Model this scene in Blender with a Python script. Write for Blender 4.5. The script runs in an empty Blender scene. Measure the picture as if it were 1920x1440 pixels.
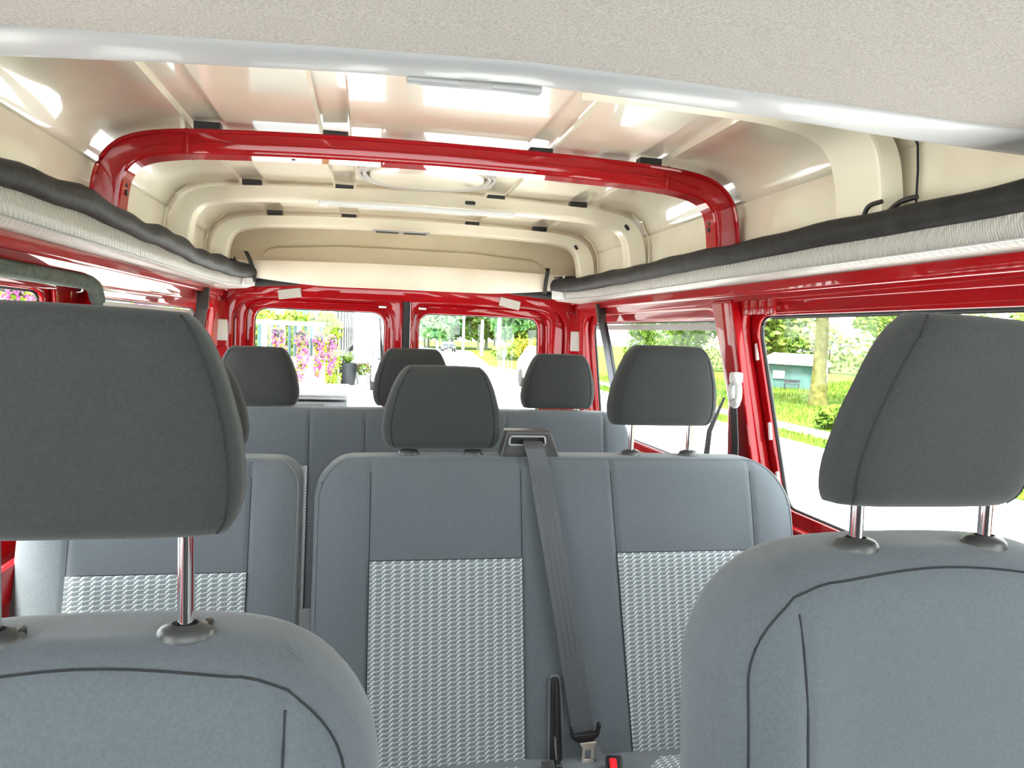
import bpy, bmesh, math, random
from mathutils import Vector, Matrix
from math import sin, cos, pi, sqrt
random.seed(7)
S = bpy.context.scene
COL = S.collection

# ------------------------------------------------------------------ camera
cam_d = bpy.data.cameras.new('camera'); cam = bpy.data.objects.new('camera', cam_d); COL.objects.link(cam)
F = 1420.0
cam_d.sensor_fit = 'HORIZONTAL'; cam_d.sensor_width = 36.0; cam_d.lens = 36.0 * F / 1920.0
cam_d.clip_start = 0.02; cam_d.clip_end = 600
v = Vector(((691 - 960) / F, -(618 - 720) / F, 1.0)).normalized()
u = Vector((sin(math.radians(1.25)), cos(math.radians(1.25)), 0)); u = (u - u.dot(v) * v).normalized()
r = v.cross(u)
if r.x < 0: r = -r
# rows of world->camera (x right, y up, z forward); camera axes in world
Xc = Vector((r.x, v.x, u.x)); Yc = Vector((r.y, v.y, u.y)); Zc = Vector((r.z, v.z, u.z))
M = Matrix(((Xc.x, Yc.x, -Zc.x, -0.17), (Xc.y, Yc.y, -Zc.y, 0.0), (Xc.z, Yc.z, -Zc.z, 1.27), (0, 0, 0, 1)))
cam.matrix_world = M
S.camera = cam

# ------------------------------------------------------------------ sky and exposure
w = bpy.data.worlds.new('sky'); S.world = w; w.use_nodes = True
bg = w.node_tree.nodes['Background']
bg.inputs[0].default_value = (0.93, 0.97, 1.0, 1); bg.inputs[1].default_value = 1.0
S.view_settings.view_transform = 'Standard'; S.view_settings.look = 'None'
S.view_settings.gamma = 1.0; S.view_settings.use_curve_mapping = False
S.view_settings.exposure = 3.2
S.cycles.use_denoising = True
S.cycles.max_bounces = 14; S.cycles.diffuse_bounces = 7; S.cycles.glossy_bounces = 6
sun_d = bpy.data.lights.new('sun', 'SUN'); sun = bpy.data.objects.new('sun', sun_d); COL.objects.link(sun)
sun_d.energy = 3.0; sun_d.angle = math.radians(12); sun_d.color = (1, 0.97, 0.9)
sun.rotation_euler = (math.radians(22), math.radians(-14), 0)

# ------------------------------------------------------------------ helpers
def newmat(name, col, rough=0.6, metal=0.0, coat=0.0, spec=0.5, alpha=1):
    m = bpy.data.materials.new(name); m.use_nodes = True
    b = m.node_tree.nodes['Principled BSDF']
    b.inputs['Base Color'].default_value = (*col, 1); b.inputs['Roughness'].default_value = rough
    b.inputs['Metallic'].default_value = metal; b.inputs['Coat Weight'].default_value = coat
    b.inputs['Coat Roughness'].default_value = 0.04
    b.inputs['Specular IOR Level'].default_value = spec
    return m

def N(m, t, **kw):
    n = m.node_tree.nodes.new(t)
    for k, val in kw.items(): setattr(n, k, val)
    return n
def L(m, a, b): m.node_tree.links.new(a, b)
def B(m): return m.node_tree.nodes['Principled BSDF']

def noisy(m, c1, c2, scale=60, detail=3, bump=0.0, bscale=400, coords='Object', dist=0.001, stretch=None):
    tc = N(m, 'ShaderNodeTexCoord')
    src = tc.outputs[coords]
    if stretch:
        mp = N(m, 'ShaderNodeMapping'); mp.inputs['Scale'].default_value = stretch
        L(m, src, mp.inputs[0]); src = mp.outputs[0]
    n = N(m, 'ShaderNodeTexNoise'); n.inputs['Scale'].default_value = scale; n.inputs['Detail'].default_value = detail
    L(m, src, n.inputs['Vector'])
    rp = N(m, 'ShaderNodeValToRGB'); rp.color_ramp.elements[0].position = 0.3; rp.color_ramp.elements[1].position = 0.7
    rp.color_ramp.elements[0].color = (*c1, 1); rp.color_ramp.elements[1].color = (*c2, 1)
    L(m, n.outputs['Fac'], rp.inputs[0]); L(m, rp.outputs[0], B(m).inputs['Base Color'])
    if bump:
        n2 = N(m, 'ShaderNodeTexNoise'); n2.inputs['Scale'].default_value = bscale; n2.inputs['Detail'].default_value = 2
        L(m, src, n2.inputs['Vector'])
        bp = N(m, 'ShaderNodeBump'); bp.inputs['Strength'].default_value = bump; bp.inputs['Distance'].default_value = dist
        L(m, n2.outputs['Fac'], bp.inputs['Height']); L(m, bp.outputs[0], B(m).inputs['Normal'])
    return m

FAB1 = (0.094, 0.108, 0.122); FAB2 = (0.110, 0.127, 0.142)
M_fabric = noisy(newmat('seat_fabric', FAB1, 0.9, spec=0.2), FAB1, FAB2, 300, 2, 0.35, 900)
B(M_fabric).inputs['Sheen Weight'].default_value = 0.25
M_hfabric = noisy(newmat('headrest_fabric', FAB1, 0.95, spec=0.15), (0.035, 0.038, 0.039), (0.044, 0.047, 0.048), 300, 2, 0.3, 900)
B(M_hfabric).inputs['Sheen Weight'].default_value = 0.15
M_seam = newmat('seam_thread', (0.018, 0.02, 0.022), 0.9)
M_piping = newmat('piping', (0.12, 0.135, 0.145), 0.9)
M_belt = noisy(newmat('belt_webbing', (0.04, 0.04, 0.045), 0.45), (0.060, 0.064, 0.072), (0.082, 0.090, 0.10), 700, 1, 0.2, 1500, stretch=(1, 0.2, 0.2))
M_blackplastic = newmat('black_plastic', (0.012, 0.012, 0.013), 0.32)
M_darkplastic = newmat('dark_grey_plastic', (0.045, 0.046, 0.045), 0.35)
M_greyplastic = newmat('grey_plastic', (0.36, 0.36, 0.35), 0.4)
M_whiteplastic = newmat('white_plastic', (0.7, 0.71, 0.72), 0.3)
M_chrome = newmat('chrome', (0.82, 0.82, 0.84), 0.08, metal=1)
M_steel = newmat('steel', (0.85, 0.78, 0.66), 0.35, metal=0.8)
M_red = noisy(newmat('red_car_paint', (0.5, 0.0, 0.01), 0.55, coat=0.75, spec=0.08), (0.29, 0.0, 0.002), (0.35, 0.0002, 0.0035), 3, 2)
B(M_red).inputs['Coat Roughness'].default_value = 0.02
M_beige = noisy(newmat('cream_shell', (0.6, 0.53, 0.42), 0.3, coat=1.0), (0.70, 0.64, 0.50), (0.77, 0.71, 0.57), 9, 5, 0.12, 90, dist=0.0006)
B(M_beige).inputs['Coat Roughness'].default_value = 0.05; B(M_beige).inputs['Coat IOR'].default_value = 1.75
M_beigehoop = noisy(newmat('cream_hoop_paint', (0.6, 0.53, 0.42), 0.4, coat=0.2), (0.72, 0.66, 0.52), (0.78, 0.72, 0.58), 7, 4, 0.1, 60)
M_cap = noisy(newmat('cream_end_cap', (0.45, 0.38, 0.28), 0.6), (0.50, 0.43, 0.28), (0.56, 0.49, 0.34), 5, 6, 0.1, 50)
M_board = noisy(newmat('worn_cream_board', (0.7, 0.6, 0.5), 0.5), (0.70, 0.61, 0.50), (0.80, 0.72, 0.60), 6, 8, 0.1, 30)
M_headliner = noisy(newmat('headliner_felt', (0.3, 0.3, 0.3), 0.95, spec=0.1), (0.325, 0.300, 0.280), (0.475, 0.445, 0.42), 420, 4, 0.25, 700)
M_trim = newmat('grey_vinyl_trim', (0.36, 0.365, 0.375), 0.42, coat=0.1)
M_rubber = newmat('black_rubber', (0.010, 0.010, 0.011), 0.45)
M_roll = noisy(newmat('black_foam_roll', (0.02, 0.02, 0.02), 0.62, spec=0.3), (0.009, 0.009, 0.009), (0.024, 0.024, 0.024), 25, 4, 0.5, 40, dist=0.004)
M_seal = noisy(newmat('grey_felt_seal', (0.1, 0.12, 0.11), 0.9), (0.075, 0.09, 0.08), (0.14, 0.16, 0.145), 60, 4, 0.5, 200)
M_floor = noisy(newmat('floor_mat', (0.3, 0.3, 0.31), 0.7), (0.34, 0.35, 0.37), (0.42, 0.43, 0.45), 40, 3)
M_plate = newmat('pale_cover_plate', (0.50, 0.47, 0.43), 0.5)
M_lens = newmat('light_lens', (0.75, 0.74, 0.7), 0.25)
M_redbutton = newmat('red_button', (0.8, 0.01, 0.02), 0.35)

def glass_mat():
    m = bpy.data.materials.new('window_glass'); m.use_nodes = True
    nt = m.node_tree; nt.nodes.clear()
    o = nt.nodes.new('ShaderNodeOutputMaterial'); mx = nt.nodes.new('ShaderNodeMixShader')
    t = nt.nodes.new('ShaderNodeBsdfTransparent'); g = nt.nodes.new('ShaderNodeBsdfGlossy')
    t.inputs[0].default_value = (0.95, 0.97, 0.96, 1); g.inputs['Roughness'].default_value = 0.02
    mx.inputs[0].default_value = 0.035; nt.links.new(t.outputs[0], mx.inputs[1]); nt.links.new(g.outputs[0], mx.inputs[2])
    nt.links.new(mx.outputs[0], o.inputs[0]); return m
M_glass = glass_mat()

def math_node(m, op, a, b=None):
    n = N(m, 'ShaderNodeMath', operation=op)
    for i, x in enumerate((a, b)):
        if x is None: continue
        if isinstance(x, (int, float)): n.inputs[i].default_value = x
        else: L(m, x, n.inputs[i])
    return n.outputs[0]

def weave_mat():
    """zigzag upholstery: steps of a gentle thin rise and a steep thick rise, from UV in metres"""
    m = newmat('zigzag_upholstery', (0.1, 0.1, 0.1), 0.85, spec=0.2)
    tc = N(m, 'ShaderNodeTexCoord'); sp = N(m, 'ShaderNodeSeparateXYZ'); L(m, tc.outputs['UV'], sp.inputs[0])
    s = math_node(m, 'DIVIDE', sp.outputs[0], 0.0205)
    t = math_node(m, 'DIVIDE', sp.outputs[1], 0.0096)
    sf = math_node(m, 'FRACT', s)
    # stair: gentle for sf<0.55 then steep
    ramp1 = math_node(m, 'MULTIPLY', math_node(m, 'MINIMUM', sf, 0.60), 0.36)
    ramp2 = math_node(m, 'MULTIPLY', math_node(m, 'MAXIMUM', math_node(m, 'SUBTRACT', sf, 0.60), 0.0), (1 - 0.216) / 0.40)
    stair = math_node(m, 'ADD', ramp1, ramp2)
    q = math_node(m, 'FRACT', math_node(m, 'ADD', math_node(m, 'SUBTRACT', t, stair), 50.0))
    steep = math_node(m, 'GREATER_THAN', sf, 0.60)
    th = math_node(m, 'ADD', 0.17, math_node(m, 'MULTIPLY', steep, 0.36))
    on = math_node(m, 'LESS_THAN', q, th)
    mixc = N(m, 'ShaderNodeMix', data_type='RGBA')
    L(m, on, mixc.inputs[0])
    mixc.inputs[6].default_value = (0.16, 0.185, 0.195, 1); mixc.inputs[7].default_value = (0.50, 0.54, 0.55, 1)
    L(m, mixc.outputs[2], B(m).inputs['Base Color'])
    return m
M_weave = weave_mat()

def lining_mat():
    m = newmat('quilted_lining', (0.6, 0.6, 0.58), 0.3, spec=0.5)
    tc = N(m, 'ShaderNodeTexCoord')
    wv = N(m, 'ShaderNodeTexWave', wave_type='BANDS', bands_direction='DIAGONAL'); wv.inputs['Scale'].default_value = 34; wv.inputs['Distortion'].default_value = 0.6
    wv2 = N(m, 'ShaderNodeTexWave', wave_type='BANDS', bands_direction='Y'); wv2.inputs['Scale'].default_value = 60
    L(m, tc.outputs['Object'], wv.inputs['Vector']); L(m, tc.outputs['Object'], wv2.inputs['Vector'])
    a = math_node(m, 'MULTIPLY', wv.outputs['Fac'], wv2.outputs['Fac'])
    bp = N(m, 'ShaderNodeBump'); bp.inputs['Strength'].default_value = 0.9; bp.inputs['Distance'].default_value = 0.003
    L(m, a, bp.inputs['Height']); L(m, bp.outputs[0], B(m).inputs['Normal'])
    rp = N(m, 'ShaderNodeValToRGB'); rp.color_ramp.elements[0].color = (0.42, 0.40, 0.37, 1); rp.color_ramp.elements[1].color = (0.62, 0.60, 0.56, 1)
    L(m, a, rp.inputs[0]); L(m, rp.outputs[0], B(m).inputs['Base Color'])
    return m
M_lining = lining_mat()

def tag(o, label=None, cat=None, group=None, kind=None):
    if label: o['label'] = label
    if cat: o['category'] = cat
    if group: o['group'] = group
    if kind: o['kind'] = kind
    return o
def empty(name, loc=(0, 0, 0), label=None, cat=None, group=None, kind=None, rz=0):
    o = bpy.data.objects.new(name, None); COL.objects.link(o); o.location = loc; o.rotation_euler = (0, 0, rz)
    o.empty_display_size = 0.1
    return tag(o, label, cat, group, kind)
def add(name, me, mat, parent=None, label=None, cat=None, group=None, kind=None):
    o = bpy.data.objects.new(name, me); COL.objects.link(o)
    if mat and not me.materials: me.materials.append(mat)
    if parent: o.parent = parent
    return tag(o, label, cat, group, kind)
def mk(name, vs, fs, smooth=True, ang=40):
    me = bpy.data.meshes.new(name); me.from_pydata([tuple(x) for x in vs], [], fs); me.update()
    if smooth:
        for p in me.polygons: p.use_smooth = True
        me.set_sharp_from_angle(angle=math.radians(ang))
    return me
def bm_mesh(name, bm, smooth=True, ang=40, recalc=True):
    if recalc: bmesh.ops.recalc_face_normals(bm, faces=bm.faces)
    me = bpy.data.meshes.new(name); bm.to_mesh(me); bm.free()
    if smooth:
        for p in me.polygons: p.use_smooth = True
        me.set_sharp_from_angle(angle=math.radians(ang))
    return me
def addbox(bm, x0, x1, y0, y1, z0, z1, bev=0.0, seg=2, mat=None):
    r_ = bmesh.ops.create_cube(bm, size=1.0)
    vs = r_['verts']
    for q in vs:
        q.co = Vector(((x0 + x1) / 2 + q.co.x * (x1 - x0), (y0 + y1) / 2 + q.co.y * (y1 - y0), (z0 + z1) / 2 + q.co.z * (z1 - z0)))
    if mat is not None:
        for q in vs: q.co = mat @ q.co
    if bev > 0:
        es = list({e for q in vs for e in q.link_edges})
        bmesh.ops.bevel(bm, geom=es, offset=bev, segments=seg, profile=0.6, affect='EDGES')
def box(name, x0, x1, y0, y1, z0, z1, mat, parent=None, bev=0.004, seg=2, m=None, **kw):
    bm = bmesh.new(); addbox(bm, x0, x1, y0, y1, z0, z1, bev, seg, m)
    return add(name, bm_mesh(name, bm), mat, parent, **kw)
def tube(name, pts, rad, mat, parent=None, n=8, closed=False, flat=None, **kw):
    """round tube along a path; rad number or list"""
    pts = [Vector(p) for p in pts]; vs = []; fs = []; K = len(pts)
    up0 = Vector((0.0123, 0.03, 1))
    for i, p in enumerate(pts):
        a = pts[(i - 1) % K] if (closed or i > 0) else p
        b = pts[(i + 1) % K] if (closed or i < K - 1) else p
        t = (b - a).normalized()
        ref = up0 if abs(t.dot(up0.normalized())) < 0.9 else Vector((1, 0.02, 0))
        s1 = t.cross(ref).normalized(); s2 = s1.cross(t).normalized()
        R_ = rad[i] if isinstance(rad, (list, tuple)) else rad
        for k in range(n):
            a_ = 2 * pi * k / n
            vs.append(p + s1 * cos(a_) * R_ + s2 * sin(a_) * R_ * (flat or 1))
    for i in range(K if closed else K - 1):
        j = (i + 1) % K
        for k in range(n):
            k2 = (k + 1) % n
            fs.append((i * n + k, i * n + k2, j * n + k2, j * n + k))
    if not closed:
        fs.append(tuple(range(n - 1, -1, -1))); fs.append(tuple((K - 1) * n + k for k in range(n)))
    return add(name, mk(name, vs, fs, ang=50), mat, parent, **kw)
def lathe(prof, n=20, axis='z'):
    """(r, z) profile -> verts, faces"""
    vs = []; fs = []
    for (R_, z) in prof:
        for k in range(n):
            a = 2 * pi * k / n; vs.append((R_ * cos(a), R_ * sin(a), z))
    for i in range(len(prof) - 1):
        for k in range(n):
            k2 = (k + 1) % n
            fs.append((i * n + k, i * n + k2, (i + 1) * n + k2, (i + 1) * n + k))
    fs.append(tuple(range(n - 1, -1, -1))); fs.append(tuple((len(prof) - 1) * n + k for k in range(n)))
    return vs, fs
def ribbon(name, pts, width, thick, nrm, mat, parent=None, **kw):
    """flat strap: pts centre line, width vectors (one or list), nrm = thickness direction"""
    vs = []; fs = []
    for i, p in enumerate(pts):
        p = Vector(p); wv = Vector(width[i] if isinstance(width, list) else width) * 0.5
        nv = Vector(nrm[i] if isinstance(nrm, list) else nrm).normalized() * thick * 0.5
        vs += [p - wv - nv, p + wv - nv, p + wv + nv, p - wv + nv]
    for i in range(len(pts) - 1):
        a = 4 * i
        for k in range(4): fs.append((a + k, a + (k + 1) % 4, a + 4 + (k + 1) % 4, a + 4 + k))
    fs.append((3, 2, 1, 0)); e = 4 * (len(pts) - 1); fs.append((e, e + 1, e + 2, e + 3))
    return add(name, mk(name, vs, fs, ang=35), mat, parent, **kw)
def smoothpath(P, n=8):
    P = [Vector(p) for p in P]; out = []
    for i in range(len(P) - 1):
        p0 = P[max(i - 1, 0)]; p1 = P[i]; p2 = P[i + 1]; p3 = P[min(i + 2, len(P) - 1)]
        for k in range(n):
            t = k / n
            out.append(0.5 * ((2 * p1) + (p2 - p0) * t + (2 * p0 - 5 * p1 + 4 * p2 - p3) * t * t + (3 * p1 - p0 - 3 * p2 + p3) * t ** 3))
    out.append(P[-1]); return out
def rpoly(pts, rad, seg=8):
    """rounded polygon in 2D"""
    out = []; n = len(pts)
    for i in range(n):
        p = Vector(pts[i]); a = Vector(pts[i - 1]); b = Vector(pts[(i + 1) % n])
        R_ = rad[i] if isinstance(rad, (list, tuple)) else rad
        if R_ <= 0: out.append(p); continue
        da = (a - p).normalized(); db = (b - p).normalized()
        ang = da.angle(db); d = R_ / math.tan(ang / 2)
        d = min(d, (a - p).length * 0.48, (b - p).length * 0.48)
        for k in range(seg + 1):
            t = k / seg
            out.append((p + da * d) * (1 - t) ** 2 + 2 * t * (1 - t) * p + (p + db * d) * t * t)
    return out
def sheet(outlines, thick, bevel, mapf, name):
    """flat filled outline (first is outer, others holes) with thickness, mapped to 3D by mapf(u,v,w)"""
    cu = bpy.data.curves.new(name, 'CURVE'); cu.dimensions = '2D'; cu.fill_mode = 'BOTH'
    cu.extrude = max(thick / 2 - bevel, 0); cu.bevel_depth = bevel; cu.bevel_resolution = 2
    cu.offset = -bevel
    for pts in outlines:
        sp = cu.splines.new('POLY'); sp.points.add(len(pts) - 1); sp.use_cyclic_u = True
        for i, p in enumerate(pts): sp.points[i].co = (p[0], p[1], 0, 1)
    ob = bpy.data.objects.new('tmp', cu); COL.objects.link(ob)
    dg = bpy.context.evaluated_depsgraph_get(); dg.update()
    me = bpy.data.meshes.new_from_object(ob.evaluated_get(dg))
    bpy.data.objects.remove(ob); bpy.data.curves.remove(cu)
    bm = bmesh.new(); bm.from_mesh(me); bpy.data.meshes.remove(me)
    bmesh.ops.remove_doubles(bm, verts=bm.verts, dist=0.0004)
    for q in bm.verts: q.co = Vector(mapf(q.co.x, q.co.y, q.co.z + thick / 2))
    return bm_mesh(name, bm, ang=30)

# ------------------------------------------------------------------ van shell
def bodyX(Y, Z):
    x = 0.86 + 0.09 * (1.34 - max(Z, 0.8))
    t = min(max((Y - 2.7) / 0.9, 0), 1); return x - 0.045 * t * t * (3 - 2 * t)
def wallmap(side, w0):
    return lambda a, b, c: (side * (bodyX(a, b) + w0 + c), a, b)
def grow(pts, d):
    c = sum((Vector(p) for p in pts), Vector((0, 0))) / len(pts); n = len(pts); out = []
    for i in range(n):
        p = Vector(pts[i]); a = Vector(pts[i - 1]); b = Vector(pts[(i + 1) % n])
        e1 = (p - a).normalized(); e2 = (b - p).normalized()
        n1 = Vector((e1.y, -e1.x)); n2 = Vector((e2.y, -e2.x))
        if n1.dot(p - c) < 0: n1 = -n1
        if n2.dot(p - c) < 0: n2 = -n2
        m_ = (n1 + n2).normalized(); out.append(p + m_ * d / max(m_.dot(n1), 0.4))
    return out
W_cab = [(-0.62, 0.86), (0.42, 0.84), (0.42, 1.36), (-0.25, 1.36)]
W_mid = [(0.74, 0.83), (1.84, 0.83), (1.965, 1.345), (0.74, 1.345)]
W_rear = [(2.02, 0.85), (3.38, 0.85), (3.41, 1.335), (2.17, 1.335)]
W_slide = [(0.74, 0.83), (1.90, 0.83), (1.985, 1.335), (0.74, 1.335)]
D_hole = [(0.66, 0.05), (2.02, 0.05), (2.16, 1.375), (0.66, 1.375)]
OUT = [(-0.95, -0.1), (3.60, -0.1), (3.60, 1.47), (-0.95, 1.47)]
def hole(p, rad=0.05): return rpoly(p, rad)

wr = add('wall_right', sheet([rpoly(OUT, 0)] + [hole(grow(p, 0.032), 0.085) for p in (W_cab, W_mid, W_rear)], 0.03, 0.005, wallmap(1, 0), 'wall_right'), M_red, kind='structure')
add('outer_skin', sheet([rpoly(OUT, 0)] + [hole(p, 0.06) for p in (W_cab, W_mid, W_rear)], 0.02, 0.004, wallmap(1, 0.0305), 'outer_skin'), M_red, wr)
wl = add('wall_left', sheet([rpoly(OUT, 0)] + [hole(grow(W_cab, 0.032), 0.085), hole(grow(W_rear, 0.032), 0.085), hole(D_hole, 0.11)], 0.03, 0.005, wallmap(-1, 0), 'wall_left'), M_red, kind='structure')
add('outer_skin', sheet([rpoly(OUT, 0)] + [hole(p, 0.06) for p in (W_cab, W_slide, W_rear)], 0.02, 0.004, wallmap(-1, 0.0605), 'outer_skin'), M_red, wl)
wl_fill = add('pillar_filler', sheet([rpoly([(2.17, -0.1), (3.60, -0.1), (3.60, 1.47), (-0.95, 1.47), (-0.95, 1.385), (2.17, 1.385)], 0), ] + [hole(grow(W_rear, 0.02), 0.07)], 0.03, 0.003, wallmap(-1, 0.0303), 'pillar_filler'), M_red, wl)

def pressing(side, parent, name, outline, depth, w0, rad):
    add(name, sheet([rpoly(outline, rad)], depth, 0.006, wallmap(side, w0 - depth), name), M_red, parent)
# pressed header rails and pillars, proud of the inner skin
for side, par in ((1, wr), (-1, wl)):
    pressing(side, par, 'header_rail', [(-0.9, 1.395), (3.5, 1.395), (3.5, 1.43), (-0.9, 1.43)], 0.016, 0, 0.008)
    if side > 0: pressing(side, par, 'rear_pillar', [(2.03, 0.3), (2.03, 1.10), (2.12, 1.39), (1.99, 1.39), (1.89, 0.9), (1.86, 0.3)] if side > 0 else [(2.10, 0.3), (2.25, 1.40), (2.195, 1.40), (2.06, 0.3)], 0.026 if side > 0 else 0.010, 0, 0.012 if side > 0 else 0.004)
    pressing(side, par, 'belt_rail', [(-0.9, 0.70), (3.5, 0.70), (3.5, 0.775), (-0.9, 0.775)], 0.02, 0, 0.015)
# punched bracket flange by the right pillar
bm = bmesh.new()
for i in range(4):
    addbox(bm, -0.006, 0.0, -0.019, 0.019, -0.03 + 0.012 * i * 0, 0.012, 0.004, 2, Matrix.Translation((bodyX(1.9, 1.40) - 0.001, 1.94 - i * 0.045, 1.375)))
add('bracket', bm_mesh('bracket', bm), M_red, wr)
# reflective clips in the window reveal of the right wall
for (cy, cz) in ((1.955, 1.245), (1.895, 1.03), (1.862, 0.90)):
    box('clip', -0.004, 0.004, -0.006, 0.006, -0.024, 0.024, M_whiteplastic, wr, 0.002, 1, Matrix.Translation((bodyX(cy, cz) + 0.030, cy, cz)) @ Matrix.Rotation(-0.24, 4, 'X'))

def window(name, side, pts, w0, ring=M_rubber, band=0.006):
    e = empty(name, (0, 0, 0), kind='structure')
    f = wallmap(side, w0)
    add('pane', sheet([hole(grow(pts, 0.012), 0.06)], 0.004, 0.0, f, 'pane'), M_glass, e)
    path = [f(p[0], p[1], -0.006) for p in hole(pts, 0.06)]
    tube('rubber_seal', path, band, ring, e, n=6, closed=True)
    return e
w1 = window('window_1', 1, W_mid, 0.0505); w2 = window('window_2', 1, W_rear, 0.0505); w3 = window('window_3', 1, W_cab, 0.0505)
w4 = window('window_4', -1, W_slide, 0.081); w5 = window('window_5', -1, W_rear, 0.081); w6 = window('window_6', -1, W_cab, 0.081)
# dotted frit band at the top of the right pane
add('frit_band', sheet([rpoly([(0.76, 1.336), (1.93, 1.336), (1.93, 1.348), (0.76, 1.348)], 0)], 0.0015, 0, wallmap(1, 0.048), 'frit'), M_rubber, w1)
for wd, sd, w0 in ((w2, 1, 0.045), (w5, -1, 0.075)):
    add('blind_bar', sheet([rpoly([(2.2, 1.305), (3.38, 1.305), (3.38, 1.327), (2.2, 1.327)], 0)], 0.004, 0, wallmap(sd, w0), 'bar'), M_greyplastic, wd)
# felt seal round the sliding door opening
tube('door_seal', [wallmap(-1, -0.004)(p[0], p[1], 0) for p in hole(grow(D_hole, -0.012), 0.10)], 0.019, M_seal, wl, n=10, closed=True, flat=1)
# sliding door inner ribs
door = empty('door_1', (0, 0, 0), kind='structure')
add('door_panel', sheet([rpoly([(0.70, 0.06), (2.03, 0.06), (2.14, 1.37), (0.70, 1.37)], 0.05), hole(grow(W_slide, 0.02), 0.06)], 0.012, 0.004, wallmap(-1, 0.045), 'door_panel'), M_red, door)

# back wall with two hinged doors
def backmap(y0): return lambda a, b, c: (a, y0 + c, b)
OPEN = [(-0.775, 0.1), (0.775, 0.1), (0.765, 1.405), (-0.765, 1.405)]
wb = add('wall_back', sheet([rpoly([(-0.9, -0.1), (0.9, -0.1), (0.84, 1.51), (-0.84, 1.51)], 0), rpoly(OPEN, 0.13)], 0.03, 0.008, backmap(3.56), 'wall_back'), M_red, kind='structure')
doors = {}
for i, sd in ((2, -1), (3, 1)):
    x0, x1 = (0.022, 0.80) if sd > 0 else (-0.80, -0.014)
    wx = ((0.064, 0.655) if sd > 0 else (-0.692, -0.096))
    win = [(wx[0], 0.80), (wx[1], 0.80), (wx[1] - (0.01 if sd > 0 else 0), 1.352), (wx[0] + (0.01 if sd < 0 else 0), 1.356)]
    d = add('door_%d' % i, sheet([rpoly([(x0, 0.08), (x1, 0.08), (x1, 1.43), (x0, 1.43)], 0.02), rpoly(grow(win, 0.036), 0.10)], 0.026, 0.006, backmap(3.592), 'door'), M_red, kind='structure')
    add('outer_skin', sheet([rpoly([(x0, 0.08), (x1, 0.08), (x1, 1.43), (x0, 1.43)], 0.02), rpoly(win, 0.065)], 0.03, 0.004, backmap(3.6185), 'outer_skin'), M_red, d)
    we = empty('window_%d' % (7 if sd < 0 else 8), kind='structure')
    add('pane', sheet([rpoly(grow(win, 0.01), 0.06)], 0.004, 0, backmap(3.649), 'pane'), M_glass, we)
    tube('rubber_seal', [(p[0], 3.645, p[1]) for p in rpoly(win, 0.065)], 0.005, M_rubber, we, n=6, closed=True)
    doors[sd] = (d, we)
    # frame piping
    g = rpoly(grow(win, 0.034), 0.10)
    tube('frame_bead', [(p[0], 3.592, p[1]) for p in g], 0.0045, M_red, d, n=6, closed=True)
    cx = wx[1] - 0.012 if sd < 0 else wx[0] + 0.012
    box('clip', cx - 0.018, cx + 0.018, 3.583, 3.592, 1.372, 1.382, M_whiteplastic, d, 0.002, 1)
box('gap_seal', -0.013, 0.021, 3.60, 3.64, 0.1, 1.42, M_rubber, wb, 0.002, 1)
# wiper on the left rear pane
tube('wiper', [(-0.118, 3.672, 1.33), (-0.112, 3.674, 1.25), (-0.095, 3.676, 1.0)], [0.006, 0.006, 0.008], M_rubber, doors[-1][1], n=6)
# pale cover plates
for (x, z, rz) in ((-0.522, 1.420, 0.15), (0.487, 1.416, -0.2)):
    box('cover_plate', -0.05, 0.05, -0.003, 0.002, -0.021, 0.021, M_plate, wb, 0.002, 1, Matrix.Translation((x, 3.557, z)) @ Matrix.Rotation(-rz, 4, 'Y'), )
for sd in (-1, 1):
    # angled corner post with pale panel
    mt = Matrix.Translation((sd * 0.812, 3.53, 0)) @ Matrix.Rotation(-sd * 0.86, 4, 'Z')
    box('corner_post', -0.048, 0.048, -0.004, 0.012, 0.1, 1.375, M_red, wb, 0.004, 2, mt)
    box('cover_plate', -0.028, 0.032, -0.010, -0.003, 1.20, 1.295, M_plate, wb, 0.003, 1, mt)
    box('cover_plate', -0.028, 0.032, -0.010, -0.003, 1.08, 1.175, M_red, wb, 0.003, 1, mt)
    # gutter moulding under the ledge, curving at the corner
    pts = smoothpath([(sd * 0.45, 3.552, 1.475), (sd * 0.62, 3.552, 1.458), (sd * 0.74, 3.545, 1.432), (sd * 0.80, 3.50, 1.425), (sd * 0.805, 3.3, 1.432)], 6)
    tube('gutter_moulding', pts, 0.006, M_red, wb, n=6)

# unseen grey cab panels, added so the chrome posts reflect less red
for sd, par in ((1, wr), (-1, wl)):
    add('added_cab_trim', sheet([rpoly([(-0.94, 0.0), (0.60, 0.0), (0.60, 1.46), (-0.94, 1.46)], 0.02), hole(grow(W_cab, 0.02), 0.07)], 0.012, 0.003, wallmap(sd, -0.0125), 'added_cab_trim'), M_trim, par)
# floor, front wall
box('floor', -0.95, 0.95, -0.95, 3.66, -0.12, 0.0, M_floor, None, 0.0, 1, kind='structure')
wf = add('wall_front', sheet([rpoly([(-0.93, -0.1), (0.93, -0.1), (0.86, 1.62), (-0.86, 1.62)], 0), rpoly([(-0.83, 0.98), (0.83, 0.98), (0.74, 1.55), (-0.74, 1.55)], 0.08)], 0.03, 0.004, lambda a, b, c: (a, -0.95 + 0.75 * max(0, b - 0.95) - c, b), 'wall_front'), M_darkplastic, kind='structure')
we = empty('window_9', kind='structure')
add('pane', sheet([rpoly([(-0.82, 0.99), (0.82, 0.99), (0.73, 1.54), (-0.73, 1.54)], 0.08)], 0.004, 0, lambda a, b, c: (a, -0.96 + 0.75 * max(0, b - 0.95) - c, b), 'pane'), M_glass, we)

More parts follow.
